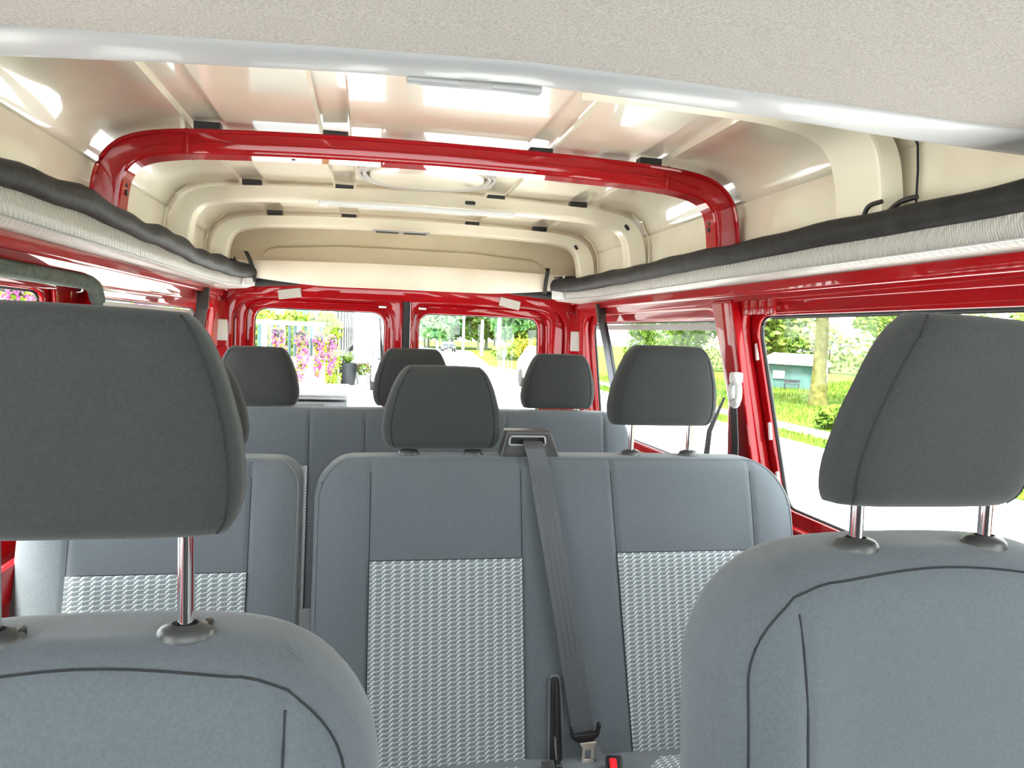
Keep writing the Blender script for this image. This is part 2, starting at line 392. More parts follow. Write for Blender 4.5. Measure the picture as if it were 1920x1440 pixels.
# ------------------------------------------------------------------ high roof
half = [(0.842, 1.44), (0.832, 1.52), (0.829, 1.60), (0.825, 1.643), (0.818, 1.648), (0.812, 1.66), (0.80, 1.682), (0.78, 1.702), (0.75, 1.719), (0.715, 1.730), (0.67, 1.737),
        (0.602, 1.7415), (0.596, 1.754), (0.522, 1.758), (0.516, 1.7455), (0.41, 1.7485), (0.299, 1.7515), (0.293, 1.764), (0.227, 1.766), (0.221, 1.7525), (0.11, 1.754), (0, 1.7545)]
prof = half + [(-x, z) for x, z in half[-2::-1]]
def roof_skin():
    ys = [-0.3, 0.5, 1.0, 1.33, 1.8, 2.2, 2.6, 3.0, 3.3, 3.45, 3.55, 3.61]
    vs = []; fs = []; n = len(prof)
    for y in ys:
        k = 1 - 0.02 * max(0, (y - 3.3)) / 0.3
        for x, z in prof: vs.append((x * k, y, z + 0.004 * sin((y - 0.5) * 1.1) - 0.006 * max(0, y - 2.9)))
    for i in range(len(ys) - 1):
        for j in range(n - 1): fs.append((i * n + j, i * n + j + 1, (i + 1) * n + j + 1, (i + 1) * n + j))
    o = mk('ceiling', vs, fs, ang=38)
    return o
ceil = add('ceiling', roof_skin(), M_beige, kind='structure')
sm = ceil.modifiers.new('thickness', 'SOLIDIFY'); sm.thickness = 0.006; sm.offset = -1 if True else 1

def sweep_hoop(name, y0, y1, depth, mat, parent, outer, flange=0.0, legw=1.35, right_only=False):
    """section rectangle with chamfers swept along an arch; outer = list of (x,z) half profile from foot to centre"""
    path = [Vector(p) for p in outer] + [Vector((-x, z)) for x, z in outer[-2::-1]]
    if right_only: path = [Vector(p) for p in outer if p[0] > 0.15]
    sec = [(0, y0), (0.0, y0), (0.80, y0), (0.95, y0 + 0.002), (1.0, y0 + 0.006), (1.0, y1 - 0.006), (0.95, y1 - 0.001), (0, y1)]
    sec = sec[1:]
    vs = []; fs = []; n = len(sec); K = len(path)
    for i, p in enumerate(path):
        a = path[max(i - 1, 0)]; b = path[min(i + 1, K - 1)]; t = (b - a).normalized(); nr = Vector((-t.y, t.x))
        c = Vector((0, 1.3)) - p
        if nr.dot(c) < 0: nr = -nr
        legf = abs(t.y); d = depth * (1 + (legw - 1) * legf)
        for (dd, yy) in sec:
            q = p + nr * d * dd; vs.append((q.x, yy, q.y))
    for i in range(K - 1):
        for k in range(n - 1): fs.append((i * n + k, i * n + k + 1, (i + 1) * n + k + 1, (i + 1) * n + k))
        fs.append((i * n + n - 1, i * n, (i + 1) * n, (i + 1) * n + n - 1))
    fs.append(tuple(range(n))); fs.append(tuple((K - 1) * n + k for k in range(n - 1, -1, -1)))
    bm = bmesh.new(); me = mk(name, vs, fs, False); bm.from_mesh(me)
    return add(name, bm_mesh(name, bm, ang=17), mat, parent)
def arch(k=1.0, dz=0.0, bx=0.0):
    pts = [(0.816, 1.505), (0.812, 1.56), (0.802, 1.62), (0.782, 1.662), (0.75, 1.692), (0.71, 1.709), (0.66, 1.719), (0.59, 1.7265), (0.42, 1.734), (0.22, 1.739), (0, 1.741)]
    P = smoothpath([(x * k + bx, z + dz, 0) for x, z in pts], 3)
    P = [(p.x, p.y) for p in P]; P[-1] = (0, 1.741 + dz); return P
hoop1 = sweep_hoop('red_hoop', 1.93, 2.00, 0.050, M_red, ceil, arch(1, -0.006), legw=1.3)
hoop2 = sweep_hoop('cream_hoop', 2.635, 2.71, 0.042, M_beigehoop, ceil, arch(), legw=1.5)
hoop3 = sweep_hoop('cream_hoop', 3.262, 3.33, 0.042, M_beigehoop, ceil, arch(0.995, -0.006), legw=1.6)
hoop0 = sweep_hoop('cream_pillar', 1.285, 1.43, 0.018, M_beigehoop, ceil, arch(), legw=2.6, right_only=True)
# weld lip on the forward edge of the red hoop and joints near its corners
P = arch(); PP = [Vector(p) for p in P] + [Vector((-x, z)) for x, z in P[-2::-1]]
tube('hoop_lip', [(p.x * 0.995, 1.927, p.y - 0.004) for p in PP], 0.005, M_red, ceil, n=6)
tube('hoop_crease', [(p.x * (0.955), 1.929, p.y - 0.030) for p in PP if p.y > 1.70], 0.0022, M_red, ceil, n=6)
for sd in (-1, 1):
    x = sd * 0.60
    box('hoop_joint', x - 0.003, x + 0.003, 1.924, 2.002, 1.669, 1.728, M_red, ceil, 0.001, 1)
    # small screw holes
    for (yy, xx, zz, ax, sc) in ((1.965, sd * 0.741, 1.592, 'x', 1), (1.97, sd * 0.742, 1.575, 'x', 1.3), (1.96, sd * 0.36, 1.6795, 'z', 0.8)):
        pts, fcs = lathe([(0.0055 * sc, -0.0015), (0.0055 * sc, 0.0015)], 12)
        mt = Matrix.Translation((xx, yy, zz)) @ (Matrix.Rotation(pi / 2, 4, 'Y') if ax == 'x' else Matrix())
        add('screw_hole', mk('screw_hole', [mt @ Vector(q) for q in pts], fcs), M_rubber, ceil)
# slots in the cream hoops
def slot(x, y, z, lx, lz, rot=0):
    pts = rpoly([(-lx, -lz), (lx, -lz), (lx, lz), (-lx, lz)], lz * 0.9, 5)
    R2 = Matrix.Rotation(rot, 2)
    me = sheet([pts], 0.003, 0, lambda a, b, c: (x + a * cos(rot) - b * sin(rot), y - c, z + a * sin(rot) + b * cos(rot)), 'slot')
    add('slot', me, M_rubber, ceil)
slot(0.165, 2.634, 1.718, 0.018, 0.006); slot(0.735, 2.634, 1.668, 0.006, 0.012, 0.7); slot(0.72, 3.26, 1.662, 0.006, 0.011, 0.7)
# roof lining joint on the right, with small step
tube('panel_joint', [(0.824, 1.262, 1.46), (0.822, 1.262, 1.60), (0.818, 1.262, 1.645), (0.79, 1.262, 1.69), (0.74, 1.262, 1.72)], 0.0022, M_seam, ceil, n=5)
tube('panel_joint', [(-0.824, 1.262, 1.46), (-0.822, 1.262, 1.60), (-0.818, 1.262, 1.645), (-0.79, 1.262, 1.69), (-0.74, 1.262, 1.72)], 0.0022, M_seam, ceil, n=5)
for yj in (2.625, 3.252):
    for sd in (-1, 1):
        tube('panel_joint', [(sd * 0.822, yj, 1.46), (sd * 0.820, yj, 1.60), (sd * 0.812, yj, 1.64), (sd * 0.79, yj, 1.682), (sd * 0.75, yj, 1.712)], 0.0022, M_seam if yj < 2 else M_beigehoop, ceil, n=5)
# black blocks painting in the shade of the flute gaps over the hoops
for yj in (1.962, 2.667, 3.29):
    for xc in (-0.559, -0.26, 0.26, 0.559):
        dz = -0.0 if yj < 3 else -0.006
        box('flute_shade', xc - 0.030, xc + 0.030, yj - 0.014, yj + 0.02, 1.733 + dz, 1.757 + dz - abs(xc) * 0.01, M_rubber, ceil, 0.0, 1)

# end cap of the roof
capo = [(x * 0.985, z - 0.006) for x, z in prof if z > 1.43]
cap = add('trim_1', sheet([rpoly([(0.86, 1.44), (0.85, 1.62), (0.80, 1.72), (0.70, 1.77), (0, 1.785), (-0.70, 1.77), (-0.80, 1.72), (-0.85, 1.62), (-0.86, 1.44)], [0, 0.05, 0.05, 0.08, 0, 0.08, 0.05, 0.05, 0])], 0.01, 0.002,
      lambda a, b, c: (a, 3.62 - 0.6 * max(0, b - 1.58) * 1.0 + c, b), 'cap'), M_cap, kind='structure')
add('raised_panel', sheet([rpoly([(-0.66, 1.45), (0.66, 1.45), (0.66, 1.62), (0.3, 1.645), (-0.3, 1.645), (-0.66, 1.62)], [0, 0, 0.12, 0, 0, 0.12], 10)], 0.014, 0.007,
      lambda a, b, c: (a, 3.604 - 0.6 * max(0, b - 1.58) + c, b), 'raised_panel'), M_cap, cap)

# cab headliner with vinyl edge
def lerp(tab, x):
    x = abs(x)
    for i in range(len(tab) - 1):
        if x <= tab[i + 1][0]:
            a, b = tab[i], tab[i + 1]; t = (x - a[0]) / (b[0] - a[0]); return a[1] + t * (b[1] - a[1])
    return tab[-1][1]
E_out = [(0, 0.918), (0.2, 0.936), (0.4, 0.962), (0.6, 0.996), (0.8, 1.018), (0.9, 1.03)]
E_in = [(0, 0.838), (0.2, 0.852), (0.4, 0.872), (0.6, 0.893), (0.8, 0.905), (0.9, 0.91)]
xs = [-0.83 + 1.66 * i / 48 for i in range(49)]
hl = tag(empty('ceiling', (0, 0, 0)), kind='structure')
vs = []; fs = []
rows_ = [('f', -0.95, 1.605), ('f', -0.3, 1.60), ('f', 0.3, 1.585), ('f', 0.6, 1.578)]
for x in xs:
    ye = lerp(E_in, x)
    for (_, yy, zz) in rows_: vs.append((x, yy, zz))
    vs.append((x, ye, 1.570)); vs.append((x, ye, 1.60)); vs.append((x, -0.3, 1.63))
n = 7
for i in range(len(xs) - 1):
    for k in range(n - 1): fs.append((i * n + k, i * n + k + 1, (i + 1) * n + k + 1, (i + 1) * n + k))
add('headliner_felt', mk('headliner', vs, fs, ang=50), M_headliner, hl)
vs = []; fs = []
for x in xs:
    yi = lerp(E_in, x); yo = lerp(E_out, x); wd = yo - yi
    sec = [(yi - 0.002, 1.576), (yi, 1.5685), (yi + 0.006, 1.5655), (yi + wd * 0.35, 1.5645), (yi + wd * 0.75, 1.566), (yo - 0.004, 1.570), (yo, 1.576), (yo - 0.004, 1.586), (yi, 1.60)]
    for (a, b) in sec: vs.append((x, a, b))
n = 9
for i in range(len(xs) - 1):
    for k in range(n - 1): fs.append((i * n + k, i * n + k + 1, (i + 1) * n + k + 1, (i + 1) * n + k))
add('vinyl_edge', mk('vinyl_edge', vs, fs, ang=50), M_trim, hl)
lampb = empty('reading_lamp', (-0.05, 0.93, 1.57), 'slim clear plastic lamp clipped under the grey headliner edge', 'lamp')
box('lamp_cover', -0.082, 0.082, -0.010, 0.008, -0.006, 0.004, M_trim, lampb, 0.004, 2)
box('switch', -0.02, 0.02, -0.012, -0.006, -0.0075, 0.002, M_greyplastic, lampb, 0.002, 1)

# ceiling strip light, small lens, vent ring
sl = empty('strip_light', (-0.013, 2.60, 1.695), 'long ribbed white strip light fixed under the cream roof hoop', 'light')
vs = rpoly([(-0.33, -0.018), (0.33, -0.018), (0.33, 0.018), (-0.33, 0.018)], 0.014)
add('housing', sheet([vs], 0.014, 0.003, lambda a, b, c: (a, b + 0.002, -0.018 + c - 0.012 * (a / 0.33) ** 2 * 0.3), 'housing'), M_whiteplastic, sl)
bm = bmesh.new()
for i in range(60):
    x = -0.295 + i * 0.01
    addbox(bm, x - 0.0032, x + 0.0032, -0.013, 0.011, -0.0225, -0.017, 0.0, 1)
add('ribbed_lens', bm_mesh('ribbed_lens', bm, False), M_plate, sl)
sl2 = empty('dome_light', (-0.045, 3.235, 1.682), 'small flat two-part lamp lens under the rearmost roof hoop', 'light')
box('housing', -0.12, 0.12, -0.016, 0.012, -0.006, 0.003, M_greyplastic, sl2, 0.003, 2)
box('lens', -0.105, -0.01, -0.018, 0.008, -0.009, -0.004, M_darkplastic, sl2, 0.002, 1); box('lens', 0.01, 0.105, -0.018, 0.008, -0.009, -0.004, M_darkplastic, sl2, 0.002, 1)
rv = empty('roof_vent', (0.0, 2.40, 1.748), 'round roof vent ring on the cream ceiling behind the red hoop', 'vent')
vs, fs = lathe([(0.213, 0.006), (0.214, -0.003), (0.210, -0.007), (0.205, -0.003), (0.203, 0.004), (0.199, 0.004), (0.197, -0.004), (0.192, -0.007), (0.188, -0.003), (0.186, 0.006)], 64); fs = fs[:-2]
add('ring', mk('ring', vs, fs, ang=60), M_plate, rv)
vs, fs = lathe([(0.178, 0.006), (0.176, -0.006), (0.165, -0.009), (0.02, -0.004), (0.001, -0.004)], 64)
add('vent_disc', mk('vent_disc', vs, fs, ang=60), M_beige, rv)

# ------------------------------------------------------------------ roof ledges with black foam roll
def ledge(sd):
    e = empty('side_ledge', (0, 0, 0), ('quilted pale ledge with black foam roll along the right wall' if sd > 0 else 'quilted pale ledge with black foam roll along the left wall'), 'ledge')
    tab = [(0.35, 0.775), (1.0, 0.765), (1.9, 0.75), (2.7, 0.75), (3.0, 0.745), (3.2, 0.728), (3.35, 0.685), (3.42, 0.662)]
    ys = [0.35 + 3.07 * i / 60 for i in range(61)]
    rr = random.Random(3 + sd)
    def bx(y): return lerp(tab, y)
    pts = []; rad = []
    for i, y in enumerate(ys):
        wob = (0.004 * sin(y * 9 + sd) + 0.003 * sin(y * 23)) * (1.0 if sd < 0 else 0.35)
        pts.append((sd * (bx(y) - 0.002), y, 1.498 + (0.012 if sd < 0 else 0.0) * max(0, 1 - abs(y - 1.8) / 1.2) + wob)); rad.append(0.0245 + 0.008 * max(0, (y - 1.5) / 1.9) + wob * 0.5)
    tube('foam_roll', pts, rad, M_roll, e, n=14)
    vs = []; fs = []
    for i, y in enumerate(ys):
        x = bx(y); zz = pts[i][2]
        xw = bodyX(y, 1.42)
        for (a, b) in ((x + 0.012, zz + 0.0), (x - 0.002, zz - 0.020), (x + 0.0, 1.456), (x + 0.008, 1.438), (x + 0.022, 1.430), (xw - 0.01, 1.420), (xw + 0.004, 1.426), (xw - 0.01, 1.440), (x + 0.012, 1.475)):
            vs.append((sd * a, y, b))
    n = 9
    for i in range(len(ys) - 1):
        for k in range(n - 1): fs.append((i * n + k, i * n + k + 1, (i + 1) * n + k + 1, (i + 1) * n + k))
    fs.append(tuple(range(n - 1, -1, -1))); fs.append(tuple((len(ys) - 1) * n + k for k in range(n)))
    bm = bmesh.new(); me = mk('x', vs, fs, False); bm.from_mesh(me)
    add('quilted_lining', bm_mesh('lining', bm, ang=50), M_lining, e)
    tube('stitched_edge', [(sd * (bx(y) + 0.008), y, 1.4375) for y in ys], 0.0022, M_greyplastic, e, n=5)
    # fabric end flap near the back
    box('end_flap', -0.03, 0.03, -0.035, 0.035, -0.025, 0.02, M_whiteplastic, e, 0.006, 2, Matrix.Translation((sd * 0.69, 3.37, 1.462)) @ Matrix.Rotation(sd * 0.55, 4, 'Z'))
    return e
ledge(1); ledge(-1)
# thin hooks sticking out over the right ledge and the left ledge
tube('wire_hook', smoothpath([(0.76, 1.325, 1.50), (0.757, 1.318, 1.522), (0.758, 1.305, 1.537), (0.765, 1.28, 1.541)], 4), 0.0045, M_rubber, None, label='short black strap end sticking up over the right ledge', cat='strap')
tube('ledge_strap', smoothpath([(0.757, 1.25, 1.515), (0.758, 1.22, 1.530), (0.768, 1.19, 1.535)], 4), 0.005, M_rubber, None, label='flat black strap end lying on the right ledge below the cream pillar', cat='strap')

# cream board between the ledges
bd = empty('rear_board', (0, 3.40, 0), 'worn cream board hung crosswise above the rear doors', 'board')
vs = []; fs = []; nx = 40
for i in range(nx + 1):
    x = -0.735 + 1.47 * i / nx; a = abs(x) / 0.735
    zt = 1.556 - 0.010 * a ** 2; zb = 1.450 + 0.036 * max(0, (a - 0.45) / 0.55) ** 1.5
    bul = 0.03 * (1 - a ** 2)
    for (f_, yy) in ((1.0, 0.012), (1.0, 0.0), (0.9, -0.006), (0.5, -0.014), (0.12, -0.008), (0.0, 0.002), (0.0, 0.016)):
        vs.append((x, yy - bul, zb + (zt - zb) * f_))
n = 7
for i in range(nx):
    for k in range(n - 1): fs.append((i * n + k, i * n + k + 1, (i + 1) * n + k + 1, (i + 1) * n + k))
    fs.append((i * n + n - 1, i * n, (i + 1) * n, (i + 1) * n + n - 1))
fs.append(tuple(range(n))); fs.append(tuple(nx * n + k for k in range(n - 1, -1, -1)))
bm = bmesh.new(); me = mk('x', vs, fs, False); bm.from_mesh(me); add('panel', bm_mesh('panel', bm, ang=50), M_board, bd)
for sd in (-1, 1):
    # black triangular sheets in the gaps below the board ends
    g = [(sd * 0.70, 1.515), (sd * 0.70, 1.452), (sd * 0.655, 1.438), (sd * 0.46, 1.455), (sd * 0.56, 1.492)]
    if sd > 0: g = g[::-1]
    add('black_wedge', sheet([rpoly(g, 0.004)], 0.008, 0.001, lambda a, b, c: (a, 0.045 + c, b), 'wedge'), M_rubber, bd)
st = smoothpath([(-0.685, 3.372, 1.582), (-0.67, 3.367, 1.555), (-0.658, 3.366, 1.52), (-0.652, 3.368, 1.485), (-0.652, 3.375, 1.455)], 5)
ribbon('board_strap', st, (0.018, 0, 0), 0.004, (0, -1, 0), M_rubber, None, label='black strap with loose upper end at the left of the cream board', cat='strap')
st = smoothpath([(0.617, 3.40, 1.575), (0.622, 3.374, 1.574), (0.62, 3.367, 1.55), (0.614, 3.366, 1.51), (0.612, 3.372, 1.46)], 5)
ribbon('board_strap', st, (0.018, 0, 0), 0.004, (0, -1, 0), M_rubber, None, label='black strap looped over the right end of the cream board', cat='strap')
# tie buckle at the right end
tb = empty('tie_cord', (0.70, 3.36, 1.535), 'short black cord with white clip above the right ledge end', 'cord')
tube('cord', smoothpath([(-0.05, 0, 0.0), (-0.01, 0.0, 0.0), (0.03, 0.0, 0.004), (0.075, -0.03, -0.005), (0.10, -0.06, -0.02)], 4), [0.003] * 3 + [0.006] * 14, M_rubber, tb, n=6)
box('clip', -0.012, 0.0, -0.006, 0.004, -0.01, 0.010, M_whiteplastic, tb, 0.002, 1)
tb = empty('tie_cord', (-0.72, 3.34, 1.535), 'short black cord above the left ledge end', 'cord')
tube('cord', smoothpath([(0.05, 0, -0.025), (0.02, 0.0, -0.008), (-0.02, 0.0, 0.006), (-0.06, -0.03, 0.008)], 4), 0.006, M_rubber, tb, n=6)
tube('loop', smoothpath([(-0.005, -0.004, 0.0), (-0.004, -0.004, 0.018), (0.006, -0.004, -0.012)], 3), 0.003, M_rubber, tb, n=5)

# ------------------------------------------------------------------ seats
class Pad:
    """upholstered slab: closed superellipse sections lofted upwards"""
    def __init__(s, xl, xr, zb, zt, D, yc, lean, rl, rr, rd, n=6.0, crown=0.0, seams=(), bumps=(), shape=None, taper=0.0, rb=0.02, lrv=None, bt=0.0):
        s.__dict__.update(locals())
        s.rv = lrv or 1.0
    def xb(s, z):
        def cut(R_, Rv):
            zz = z - (s.zt - Rv)
            return 0 if zz <= 0 else R_ - R_ * sqrt(max(0, 1 - (zz / Rv) ** 2))
        xl, xr = s.xl + cut(s.rl, s.rl * s.rv), s.xr - cut(s.rr, s.rr * s.rv)
        t = (s.zt - z) ; tp = s.taper * max(0, 1 - t / 0.5)
        zz = (s.zb + s.rb) - z
        if zz > 0:
            q = s.rb - s.rb * sqrt(max(0, 1 - (zz / s.rb) ** 2)); xl += q; xr -= q
        xl += tp; xr -= tp
        if s.shape:
            k = s.shape((z - s.zb) / (s.zt - s.zb)); c = (s.xl + s.xr) / 2; h = (s.xr - s.xl) / 2 * k; xl, xr = c - h, c + h
        return xl, xr
    def d(s, z):
        D = s.D; zz = z - (s.zt - s.rd)
        if zz > 0: D = s.D - s.rd * (1 - sqrt(max(0, 1 - (zz / s.rd) ** 2))) * 0.9
        zz = (s.zb + s.rb) - z
        if zz > 0: D -= s.rb * (1 - sqrt(max(0, 1 - (zz / s.rb) ** 2))) * 0.9
        return max(D, 0.006)
    def cy(s, z): return s.yc - (s.zt - z) * s.lean
    def front(s, x, z, off=0.0):
        xl, xr = s.xb(z); c = (xl + xr) / 2; h = (xr - xl) / 2
        q = min(abs((x - c) / h), 0.9999)
        y = s.cy(z) - s.d(z) * (1 - q ** s.n) ** (1 / s.n)
        for (x0, a, sg) in s.bumps: y -= a * math.exp(-((x - x0) / sg) ** 2) * (1 - q ** 8) * min(1, max(0, (s.zt - z) / 0.12))
        for x0 in s.seams:
            xs_ = x0(z) if callable(x0) else x0
            y += 0.004 * math.exp(-((x - xs_) / 0.006) ** 2) * (1 if q < 0.97 else 0)
        return y - off
    def zcrown(s, x, z):
        c = (s.xl + s.xr) / 2; h = (s.xr - s.xl) / 2
        return s.crown * (1 - min(1, abs((x - c) / h)) ** 2) * max(0, 1 - (s.zt - z) / 0.15)
    def mesh(s, name, nf=72, nz=26):
        zs = []
        for i in range(9): zs.append(s.zb + s.rb * (1 - cos(pi / 2 * i / 8)) if s.rb else s.zb)
        R_ = max(s.rl * s.rv, s.rr * s.rv, s.rd)
        zA, zB = s.zb + s.rb, s.zt - R_
        for i in range(1, nz): zs.append(zA + (zB - zA) * i / nz)
        for i in range(0, 15): zs.append(zB + R_ * sin(pi / 2 * i / 14))
        zs = sorted(set(round(z, 6) for z in zs))
        vs = []; fs = []; xsN = []
        for z in zs:
            xl, xr = s.xb(z); c = (xl + xr) / 2; h = (xr - xl) / 2; D = s.d(z); ring = []
            fx = [c + h * (0.5 * -cos(pi * k / nf) + 0.5 * (-1 + 2 * k / nf)) for k in range(nf + 1)]
            for x0 in s.seams:   # extra columns so the sewn grooves are crisp
                xm = x0(z) if callable(x0) else x0
                for dx in (-0.012, -0.006, 0, 0.006, 0.012): fx.append(min(max(xm + dx, xl + 1e-4), xr - 1e-4))
            fx.sort(); M_ = len(fx) - 1
            for k, x in enumerate(fx):
                ring.append((x, s.front(x, z) if 0 < k < M_ else s.cy(z), z + s.zcrown(x, z)))
            nb = 24
            for k in range(1, nb):
                a = pi * k / nb; u_ = cos(a)
                q = min(abs(u_), 0.9999); x = c + h * u_ * (1 - s.bt * (1 - q ** s.n) ** (1 / s.n))
                ring.append((x, s.cy(z) + D * (1 - q ** s.n) ** (1 / s.n), z + s.zcrown(x, z)))
            vs += ring
        n = len(ring)
        for i in range(len(zs) - 1):
            for k in range(n): fs.append((i * n + k, i * n + (k + 1) % n, (i + 1) * n + (k + 1) % n, (i + 1) * n + k))
        fs.append(tuple(range(n - 1, -1, -1)))
        # top cap: strips between front and back
        top = (len(zs) - 1) * n
        fs.append(tuple(top + k for k in range(n)))
        bm = bmesh.new(); me = mk('x', vs, fs, False); bm.from_mesh(me); bpy.data.meshes.remove(me)
        big = [f for f in bm.faces if len(f.verts) > 4]
        bmesh.ops.triangulate(bm, faces=big)
        return bm_mesh(name, bm, ang=70)
    def seam_path(s, pts, off=0.0006, closed=False):
        return [(x, s.front(x, z, off), z + s.zcrown(x, z)) for x, z in pts]
    def patch(s, name, x0, x1, z0, z1, off=0.002, nx=16, nz=20):
        """x0/x1 may be functions of z"""
        f0 = x0 if callable(x0) else (lambda z: x0); f1 = x1 if callable(x1) else (lambda z: x1)
        vs = []; fs = []; uv = []
        for j in range(nz + 1):
            z = z0 + (z1 - z0) * min(max((j - 1) / (nz - 2), 0), 1)
            a, b = f0(z), f1(z)
            for i in range(nx + 1):
                x = a + (b - a) * min(max((i - 1) / (nx - 2), 0), 1)
                edge = min(i, nx - i, j, nz - j)
                xq = min(max(x, a + 0.010), b - 0.010)
                vs.append((x, s.front(xq, z, off if edge > 0 else -0.004), z)); uv.append((x + 3, (z + 0.13) * 1.03))
        for j in range(nz):
            for i in range(nx): k = j * (nx + 1) + i; fs.append((k, k + 1, k + nx + 2, k + nx + 1))
        me = mk(name, vs, fs, ang=80); l = me.uv_layers.new(name='UVMap')
        for lp in me.loops: l.data[lp.index].uv = uv[lp.vertex_index]
        return me

def seamtube(name, path, parent, rad=0.0011, mat=None): return tube(name, path, rad, mat or M_seam, parent, n=5)

def headrest_shape(t):
    tab = [(0, 0.88), (0.03, 0.92), (0.08, 0.96), (0.16, 0.99), (0.24, 1.0), (0.36, 0.985), (0.50, 0.955), (0.62, 0.905), (0.74, 0.85), (0.84, 0.785), (0.92, 0.72), (0.97, 0.655), (1.0, 0.59)]
    for i in range(len(tab) - 1):
        if t <= tab[i + 1][0]:
            a, b = tab[i], tab[i + 1]; return a[1] + (t - a[0]) / (b[0] - a[0]) * (b[1] - a[1])
    return tab[-1][1]
def headrest(parent, x, y, zb, zt, W, D, post, boss_z, posts=True, pr=0.0065, guides=True, tilt=0.15, spacing=0.075, seamk=0.86, yaw=0.0, roll=0.0):
    p = Pad(x - W, x + W, zb, zt, D, y - 0.028 * tilt / 0.25, -tilt, 0.012, 0.012, 0.035, n=3.8, bt=0.42, shape=headrest_shape, rb=0.022, crown=0.003)
    h = add('headrest', p.mesh('headrest', 44, 18), M_hfabric, parent)
    for sd in (-1, 1):
        pts = []
        for i in range(27):
            z = zb + 0.004 + (zt - zb - 0.007) * i / 26; xl, xr = p.xb(z); c = (xl + xr) / 2
            pts.append((c + sd * (xr - xl) / 2 * seamk, z))
        seamtube('seam', p.seam_path(pts), h, 0.0013)
    if yaw or roll:
        c_ = Vector((x, y, zb)); T_ = Matrix.Translation(c_) @ Matrix.Rotation(yaw, 4, 'Z') @ Matrix.Rotation(roll, 4, 'Y') @ Matrix.Translation(-c_)
        for o_ in [h] + list(h.children): o_.data.transform(T_)
    for sd in (-1, 1):
        if posts: tube('post', [(x + sd * spacing, y - 0.004, boss_z - 0.02), (x + sd * spacing, y - 0.004, zb + 0.03)], pr, M_chrome, h, n=14)
        if guides:
            vs, fs = lathe([(0.5, -0.012), (1.0, -0.006), (1.02, 0.0), (0.96, 0.006), (0.8, 0.010), (0.45, 0.0125), (0.42, 0.009), (0.36, 0.009)], 24)
            add('post_guide', mk('post_guide', [(x + sd * spacing + a * 0.0245, y - 0.004 + b * 0.019, boss_z + c) for a, b, c in vs], fs, ang=60), M_darkplastic, parent)
            box('catch', x + sd * spacing + 0.012, x + sd * spacing + 0.021, y - 0.006, y + 0.011, boss_z + 0.002, boss_z + 0.0105, M_blackplastic, parent, 0.002, 1)
    return h

def cushion(parent, x0, x1, y0, y1, z0, z1, panels=()):
    c = box('seat_cushion', x0, x1, y0, y1, z0, z1, M_fabric, parent, 0.045, 5)
    for (a, b) in panels:
        vs = []; fs = []; uv = []; nx, ny = 6, 8
        for j in range(ny + 1):
            for i in range(nx + 1):
                x = a + (b - a) * i / nx; y = y0 + 0.05 + (y1 - y0 - 0.10) * j / ny
                e_ = min(i, nx - i, j, ny - j)
                vs.append((x, y, z1 + (0.002 if e_ else -0.001))); uv.append((x + 3, y + 3))
        for j in range(ny):
            for i in range(nx): k = j * (nx + 1) + i; fs.append((k, k + 1, k + nx + 2, k + nx + 1))
        me = mk('fabric_panel', vs, fs); l = me.uv_layers.new(name='UVMap')
        for lp in me.loops: l.data[lp.index].uv = uv[lp.vertex_index]
        add('fabric_panel', me, M_weave, c)
    return c
def base(parent, x0, x1, y0, y1, z1):
    box('seat_base', x0, x1, y0, y1, 0.0, z1, M_blackplastic, parent, 0.01, 2)

# ---- front seats
def front_seat(X, dz, hz0, hz1, label):
    e = empty('front_seat', (X, 0.68, 0), label, 'seat')
    zt = 1.062 + dz
    p = Pad(-0.242, 0.242, 0.36, zt, 0.074, 0.018, 0.10, 0.13, 0.13, 0.055, n=3.6, crown=0.012, taper=0.0, rb=0.03,
            bumps=((-0.18, 0.018, 0.05), (0.18, 0.018, 0.05)), lrv=0.95, seams=(-0.163, 0.163))
    b = add('backrest', p.mesh('backrest', 72, 30), M_fabric, e)
    # arch seam round the front face
    zs0 = zt - 0.008; pts = []
    for i in range(14): pts.append((-0.213, 0.45 + (zs0 - 0.10 - 0.45) * i / 14))
    arc = [(-0.213 + 0.098 * (1 - cos(pi / 2 * k / 12)), zs0 - 0.10 + 0.088 * sin(pi / 2 * k / 12)) for k in range(13)]
    pts += arc
    for i in range(1, 10): pts.append((-0.115 + 0.23 * i / 10, zs0 - 0.012 + 0.007 * sin(pi * i / 10)))
    full = pts + [(-x, z) for x, z in (arc[::-1])] + [(0.213, 0.45 + (zs0 - 0.10 - 0.45) * i / 14) for i in range(13, -1, -1)]
    seamtube('seam', p.seam_path(full), b, 0.0012)
    for sd in (-1, 1):
        q = [(sd * 0.163, z) for z in [0.45 + (zs0 - 0.036 - 0.45) * i / 20 for i in range(21)]]
        seamtube('seam', p.seam_path(q, 0.0006), b, 0.0011)
    headrest(e, 0, 0.0, hz0, hz1, 0.1205, 0.052, None, zt + 0.007, pr=0.0068, tilt=0.25, seamk=0.90, yaw=0.11, roll=0.03)
    cushion(e, -0.25, 0.25, -0.60, -0.06, 0.30, 0.44)
    base(e, -0.2, 0.2, -0.5, 0.02, 0.31)
    return e
front_seat(0.394, -0.004, 1.110, 1.300, 'grey front seat at the right with its raised headrest')
front_seat(-0.394, -0.068, 1.090, 1.279, 'grey front seat at the left, nearest, with dark headrest')

